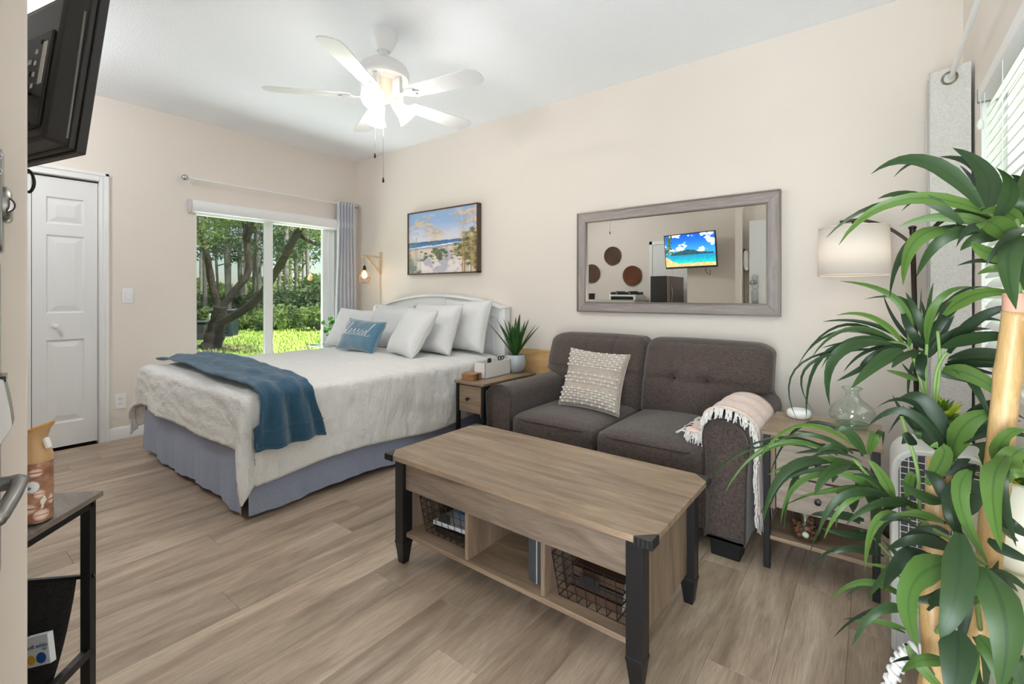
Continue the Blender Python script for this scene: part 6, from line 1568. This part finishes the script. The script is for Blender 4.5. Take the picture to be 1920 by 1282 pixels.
def stem(pts, r=.0035): MB().tube(smoothpath(pts, 6), r, 6).build('stem', stem_m, pm, smooth=180)
stem([at(1745, 790, 1.06), at(1735, 720, 1.08), at(1738, 640, 1.09), at(1742, 560, 1.11)]); stem([at(1742, 790, 1.06), at(1722, 700, 1.08), at(1700, 648, 1.10), at(1660, 642, 1.1)]); stem([at(1748, 790, 1.06), at(1755, 700, 1.05), at(1775, 660, 1.04)])
stem([at(1750, 785, 1.06), at(1762, 690, 1.05), at(1758, 620, 1.06)]); stem([at(1906, 585, .87), at(1900, 500, .87), at(1890, 430, .87), at(1850, 395, .88)], .004); stem([at(1908, 585, .87), at(1915, 480, .85), at(1905, 410, .86)], .004)
stem([at(1755, 1000, .98), at(1720, 960, 1.05), at(1660, 925, 1.11), at(1600, 860, 1.18)], .004); stem([at(1740, 1070, 1.02), at(1725, 960, 1.04), at(1720, 880, 1.03), at(1690, 780, 1.06)], .004); stem([at(1860, 960, .90), at(1820, 930, .92), at(1790, 880, .96), at(1782, 842, 1.0)], .004)
stem([at(1850, 1060, .90), at(1800, 1020, .86), at(1740, 985, .96), at(1690, 940, 1.08)], .004); stem([at(1750, 1200, .95), at(1720, 1140, .97), at(1700, 1080, 1.0), at(1640, 1010, 1.12)], .003); stem([at(1862, 960, .89), at(1880, 900, .86), at(1890, 860, .82)], .004); stem([at(1752, 1190, .94), at(1780, 1140, .86), at(1790, 1060, .82)], .004); stem([at(1838, 1180, .92), at(1830, 1100, .80), at(1842, 1062, .75)], .004)

# ------------------------------------------------------------------ outside
GZ = -.15
grass_m = plain('lawn_green', (128, 152, 72), .95, var=.35, vs=2.2, bs=.6, bscale=40, bd=.03)
struct(MB().box((-70, -50, GZ-.3), (-T, 60, GZ)).build('lawn', grass_m, smooth=0))
struct(MB().box((-T, -50, GZ-.3), (30, 60, GZ-.02)).build('yard_ground', plain('yard_green', (110, 136, 70), .95, var=.2), smooth=0))
def gcell(px, d): p = at(px, 552, d); p.z = GZ; return p
random.seed(2)
gb = MB(); gm2 = plain('grass_blade', (158, 182, 92), .8, var=.35, vs=9, spec=.2)
for i in range(16000):
    d = 7.0+14*random.random()**1.3; px = random.uniform(355, 640); p = gcell(px, d)
    if p.x > -.6: continue
    h = random.uniform(.04, .11); a = random.uniform(0, PI); w_ = .010+.0012*d; dx = Vector((math.cos(a)*w_, math.sin(a)*w_, 0)); ln = Vector((random.uniform(-.04, .04), random.uniform(-.04, .04), h))
    gb.add([p-dx, p+dx, p+ln], [(0, 1, 2)])
g = gb.build('grass', gm2, None, smooth=0); tag(g, 'short bright green grass on the lawn outside the window', 'grass', kind='stuff')
bark_m = plain('dark_bark', (62, 52, 46), .95, var=.4, vs=14, bs=1, bscale=30, bd=.03); pbark_m = plain('pine_bark', (108, 104, 100), .95, var=.35, vs=5, bs=1, bscale=14, bd=.04)
fol = [leafmat('tree_leaf_%d' % i, a, b, a, .45, .6) for i, (a, b) in enumerate((((104, 124, 74), (84, 106, 64)), ((84, 106, 68), (66, 88, 56)), ((126, 146, 82), (104, 128, 70))))]
def leafcloud(m, blobs, n, size, seed):
    random.seed(seed); tot = sum(b[1]**2 for b in blobs); m.uv = m.uv or []
    for (c, r, sq_) in blobs:
        for i in range(int(n*r*r/tot)):
            d = Vector((random.gauss(0, 1), random.gauss(0, 1), random.gauss(0, 1))).normalized()*(random.random()**.45)*r
            p = Vector(c)+Vector((d.x, d.y, d.z*sq_)); a = Vector((random.gauss(0, 1), random.gauss(0, 1), random.gauss(0, .7))).normalized(); b = a.orthogonal().normalized(); s = size*random.uniform(.5, 1.2)
            k = len(m.v); m.v += [p-a*s, p+b*s*.35, p+a*s, p-b*s*.35]; m.uv += [(.2, 0)]*4; m.f.append((k, k+1, k+2, k+3))
    return m
# the leaning multi-trunk tree on the lawn
tb = gcell(396, 11.0); ot = empty('leaning_tree', tb, 'dark leaning multi-stemmed tree on the lawn outside the window', 'tree')
def tr(px, py, d): return at(px, py, d)
def limb(pts, r0, r1, nm, parent, mat=bark_m, n=9):
    P = smoothpath(pts, 5); MB().tube(P, [lerp(r0, r1, i/(len(P)-1))*(1+.08*math.sin(i*1.7)) for i in range(len(P))], n).build(nm, mat, parent, smooth=180)
limb([tr(386, 662, 11.0), tr(396, 650, 11.0), tr(405, 618, 11.0), tr(410, 595, 10.95), tr(414, 572, 10.9)], .25, .14, 'trunk', ot)
limb([tr(413, 580, 10.9), tr(400, 545, 10.8), tr(392, 500, 10.7), tr(385, 465, 10.6), tr(372, 430, 10.5), tr(360, 380, 10.4)], .09, .05, 'limb', ot)
limb([tr(414, 578, 10.9), tr(440, 545, 11.0), tr(464, 514, 11.1), tr(466, 480, 11.2), tr(462, 440, 11.3), tr(458, 400, 11.3), tr(452, 340, 11.4)], .09, .06, 'limb', ot)
limb([tr(464, 452, 11.25), tr(470, 432, 11.2), tr(476, 405, 11.2), tr(480, 350, 11.2)], .055, .03, 'limb', ot)
limb([tr(408, 606, 10.95), tr(430, 596, 10.8), tr(455, 582, 10.6), tr(485, 558, 10.4), tr(510, 522, 10.2), tr(535, 480, 10.0), tr(553, 445, 9.9), tr(572, 415, 9.8), tr(600, 370, 9.7)], .10, .07, 'limb', ot)
limb([tr(560, 440, 9.9), tr(580, 452, 10.0), tr(598, 458, 10.1), tr(622, 456, 10.2)], .045, .02, 'limb', ot)
m = MB(); bl_ = [(tr(380, 400, 10.4), .9, .6), (tr(430, 385, 11), 1.0, .5), (tr(480, 390, 11.4), 1.0, .5), (tr(400, 430, 11.2), .55, .6), (tr(378, 440, 10), .5, .6), (tr(540, 395, 10.5), .8, .5), (tr(590, 405, 9.8), .6, .6), (tr(602, 445, 10.2), .35, .7), (tr(560, 360, 10), 1.2, .5), (tr(460, 340, 11), 1.6, .5)]
leafcloud(m, bl_, 5200, .075, 4); m.build('foliage', fol[2], ot, smooth=0)
m = MB(); 
for i in range(220):
    random.seed(i); a = random.uniform(0, 2*PI); r_ = random.uniform(.2, .95); p = tb+Vector((r_*math.cos(a)*1.1, r_*math.sin(a)*1.2, random.uniform(.01, .04))); m.cbox(p, (random.uniform(.04, .1), random.uniform(.04, .1), .03), None)
mu = m.build('mulch', plain('mulch_brown', (124, 98, 84), .95, var=.4, vs=20), None, smooth=0, kind='stuff'); tag(mu, 'brown mulch around the base of the leaning tree', 'mulch')
# utility boxes
def utility(px0, px1, yt, yb, d, label, mat, name, cat, vents=False):
    p0 = at(px0, yb, d); p1 = at(px1, yb, d); c_ = (p0+p1)/2; wd = (p1-p0).length; h_ = (yb-yt)/FPX*d
    e = empty(name, (c_.x, c_.y, GZ), label, cat); Mu = Matrix.Translation((c_.x, c_.y, GZ)) @ Matrix.Rotation(YAW+.25, 4, 'Z')
    zb = c_.z-GZ
    MB().box((-wd/2-.08, -wd/2-.08, 0), (wd/2+.08, wd/2+.08, max(.05, zb)), Mu).build('pad', plain('pad_concrete_'+name, (170, 160, 150), .9), e, smooth=0)
    MB().box((-wd/2, -wd/2, max(.05, zb)), (wd/2, wd/2, zb+h_), Mu).build('cabinet', mat, e, smooth=30, bevel=.05)
    MB().box((-wd/2-.03, -wd/2-.03, zb+h_-.06), (wd/2+.03, wd/2+.03, zb+h_), Mu).build('lid', plain('lid_'+name, (70, 80, 80), .6), e, smooth=30, bevel=.02)
    if vents:
        for i in range(7): MB().box((-wd/2+.1, -wd/2-.02, zb+.18+i*.09), (wd/2-.1, -wd/2+.01, zb+.21+i*.09), Mu).build('louvre', mat, e, smooth=0)
utility(352, 390, 600, 640, 13.2, 'dark grey utility box on the lawn at the left window edge', plain('olive_grey_box', (48, 50, 46), .7), 'utility_box', 'utility box')
utility(402, 440, 579, 632, 14.3, 'green utility cabinet with louvres behind the leaning tree', plain('green_cabinet', (30, 46, 46), .6), 'utility_cabinet', 'utility box', True)
p_ = gcell(398, 14.0); k = MB().box((p_.x-.08, p_.y-.08, GZ), (p_.x+.08, p_.y+.08, GZ+.75)).build('marker_post', white_m, None, smooth=30, bevel=.02); tag(k, 'short white marker post left of the green utility cabinet', 'post')
# pines and other trees of the wood
random.seed(9)
ORD = ('first', 'second', 'third', 'fourth', 'fifth', 'sixth', 'seventh', 'eighth', 'ninth', 'tenth', 'eleventh', 'twelfth')
def pine(px, wpx, d, label, vine=False, seed=0):
    b = gcell(px, d); e = empty('pine_tree', b, label, 'tree', 'pine trees of the wood beyond the lawn'); r = wpx/FPX*d/2*.82; random.seed(seed)
    top = b+Vector((random.uniform(-.5, .5), random.uniform(-.5, .5), 14)); midp = b.lerp(top, .5)+Vector((random.uniform(-.15, .15), random.uniform(-.15, .15), 0))
    limb([b, b.lerp(midp, .5)+Vector((.04, -.05, 0)), midp, top], r*1.08, r*.6, 'trunk', e, pbark_m, 8)
    m = MB(); bl_ = []
    for i in range(9):
        z = random.uniform(3.3, 9); a = random.uniform(0, 2*PI); rr = random.uniform(.4, 2.4); bl_.append((b+Vector((rr*math.cos(a), rr*math.sin(a), z)), random.uniform(.6, 1.4), .5))
    leafcloud(m, bl_, 950, .14, seed); m.build('needles', fol[1 if seed % 3 else 0], e, smooth=0)
    for i in range(3):
        c_ = bl_[i][0]; s0 = b.lerp(top, max(.1, (c_.z-b.z-.4)/14)); limb([s0, s0.lerp(c_, .6)+Vector((0, 0, .1)), c_], .04, .015, 'branch', e, pbark_m, 5)
    if vine:
        m = MB(); leafcloud(m, [(b+Vector((0, 0, .5+.5*i)), r*1.5+.08-.01*i, 1.6) for i in range(7)], 700, .12, seed+3); m.build('ivy', fol[2], e, smooth=0)
Lp = ((377, 7, 30), (386, 9, 24), (412, 6, 28), (429, 15, 22), (452, 11, 24), (462, 7, 33), (476, 9, 27), (488, 12, 21))
for i, (px, wp, d) in enumerate(Lp): pine(px, wp, d, '%s pine trunk from the left beyond the lawn, in the left pane' % ORD[i], False, 40+i)
Rp = ((524, 9, 26), (537, 13, 21), (546, 8, 30), (557, 9, 22), (567, 6, 27), (579, 9, 23))
for i, (px, wp, d) in enumerate(Rp): pine(px, wp, d, '%s pine trunk from the left beyond the lawn, in the right pane' % ORD[i], i in (1, 3), 60+i)
# undergrowth
def shrub(px, d, w_, h_, label, mt, seed, n=1500, size=.13, cat='shrub'):
    b = gcell(px, d); e = empty('shrub', b, label, cat, 'undergrowth along the edge of the wood'); random.seed(seed)
    bl_ = [(b+RT*random.uniform(-w_/2, w_/2)+FW*random.uniform(-.3, .5)+Vector((0, 0, h_*random.uniform(.25, .7))), h_*random.uniform(.35, .5), .8) for _ in range(7)]
    m = MB(); leafcloud(m, bl_, n, size, seed); m.build('foliage', mt, e, smooth=0)
    m = MB()
    for q in bl_: m.tube([b+Vector((0, 0, 0)), b.lerp(q[0], .5)+Vector((0, 0, .1)), q[0]], .02, 5)
    m.build('stems', bark_m, e)
names = []
for i in range(9):
    px = 372+i*28; shrub(px, 17.5+1.0*math.sin(i*2.1), 1.0, .95 if px > 500 else .8, '%s low leafy shrub from the left along the back edge of the lawn' % ORD[i], fol[2] if i % 3 else fol[0], 80+i, 1300, .11)
for i in range(9):
    px = 368+i*30; shrub(px, 25+2.0*math.sin(i*1.3), 2.0, 1.25+.35*math.sin(i*1.9+1), '%s taller bush from the left in the shade of the pines' % ORD[i], fol[1] if i % 2 else fol[0], 100+i, 1300, .22)
shrub(606, 19.5, .5, 2.2, 'dense ivy covered tree at the right edge of the right pane', fol[1], 131, 2600, .15, 'tree')
shrub(528, 19.0, .9, 1.7, 'dark rounded bush beside the middle window post', fol[1], 133, 1800, .13)
for i in range(8):
    px = 340+i*40; shrub(px, 62+3*math.sin(i*2), 9, 3.2+.8*math.sin(i*1.7), '%s hazy tree from the left in the far background' % ORD[i], fol[2], 140+i, 1100, .75, 'tree')
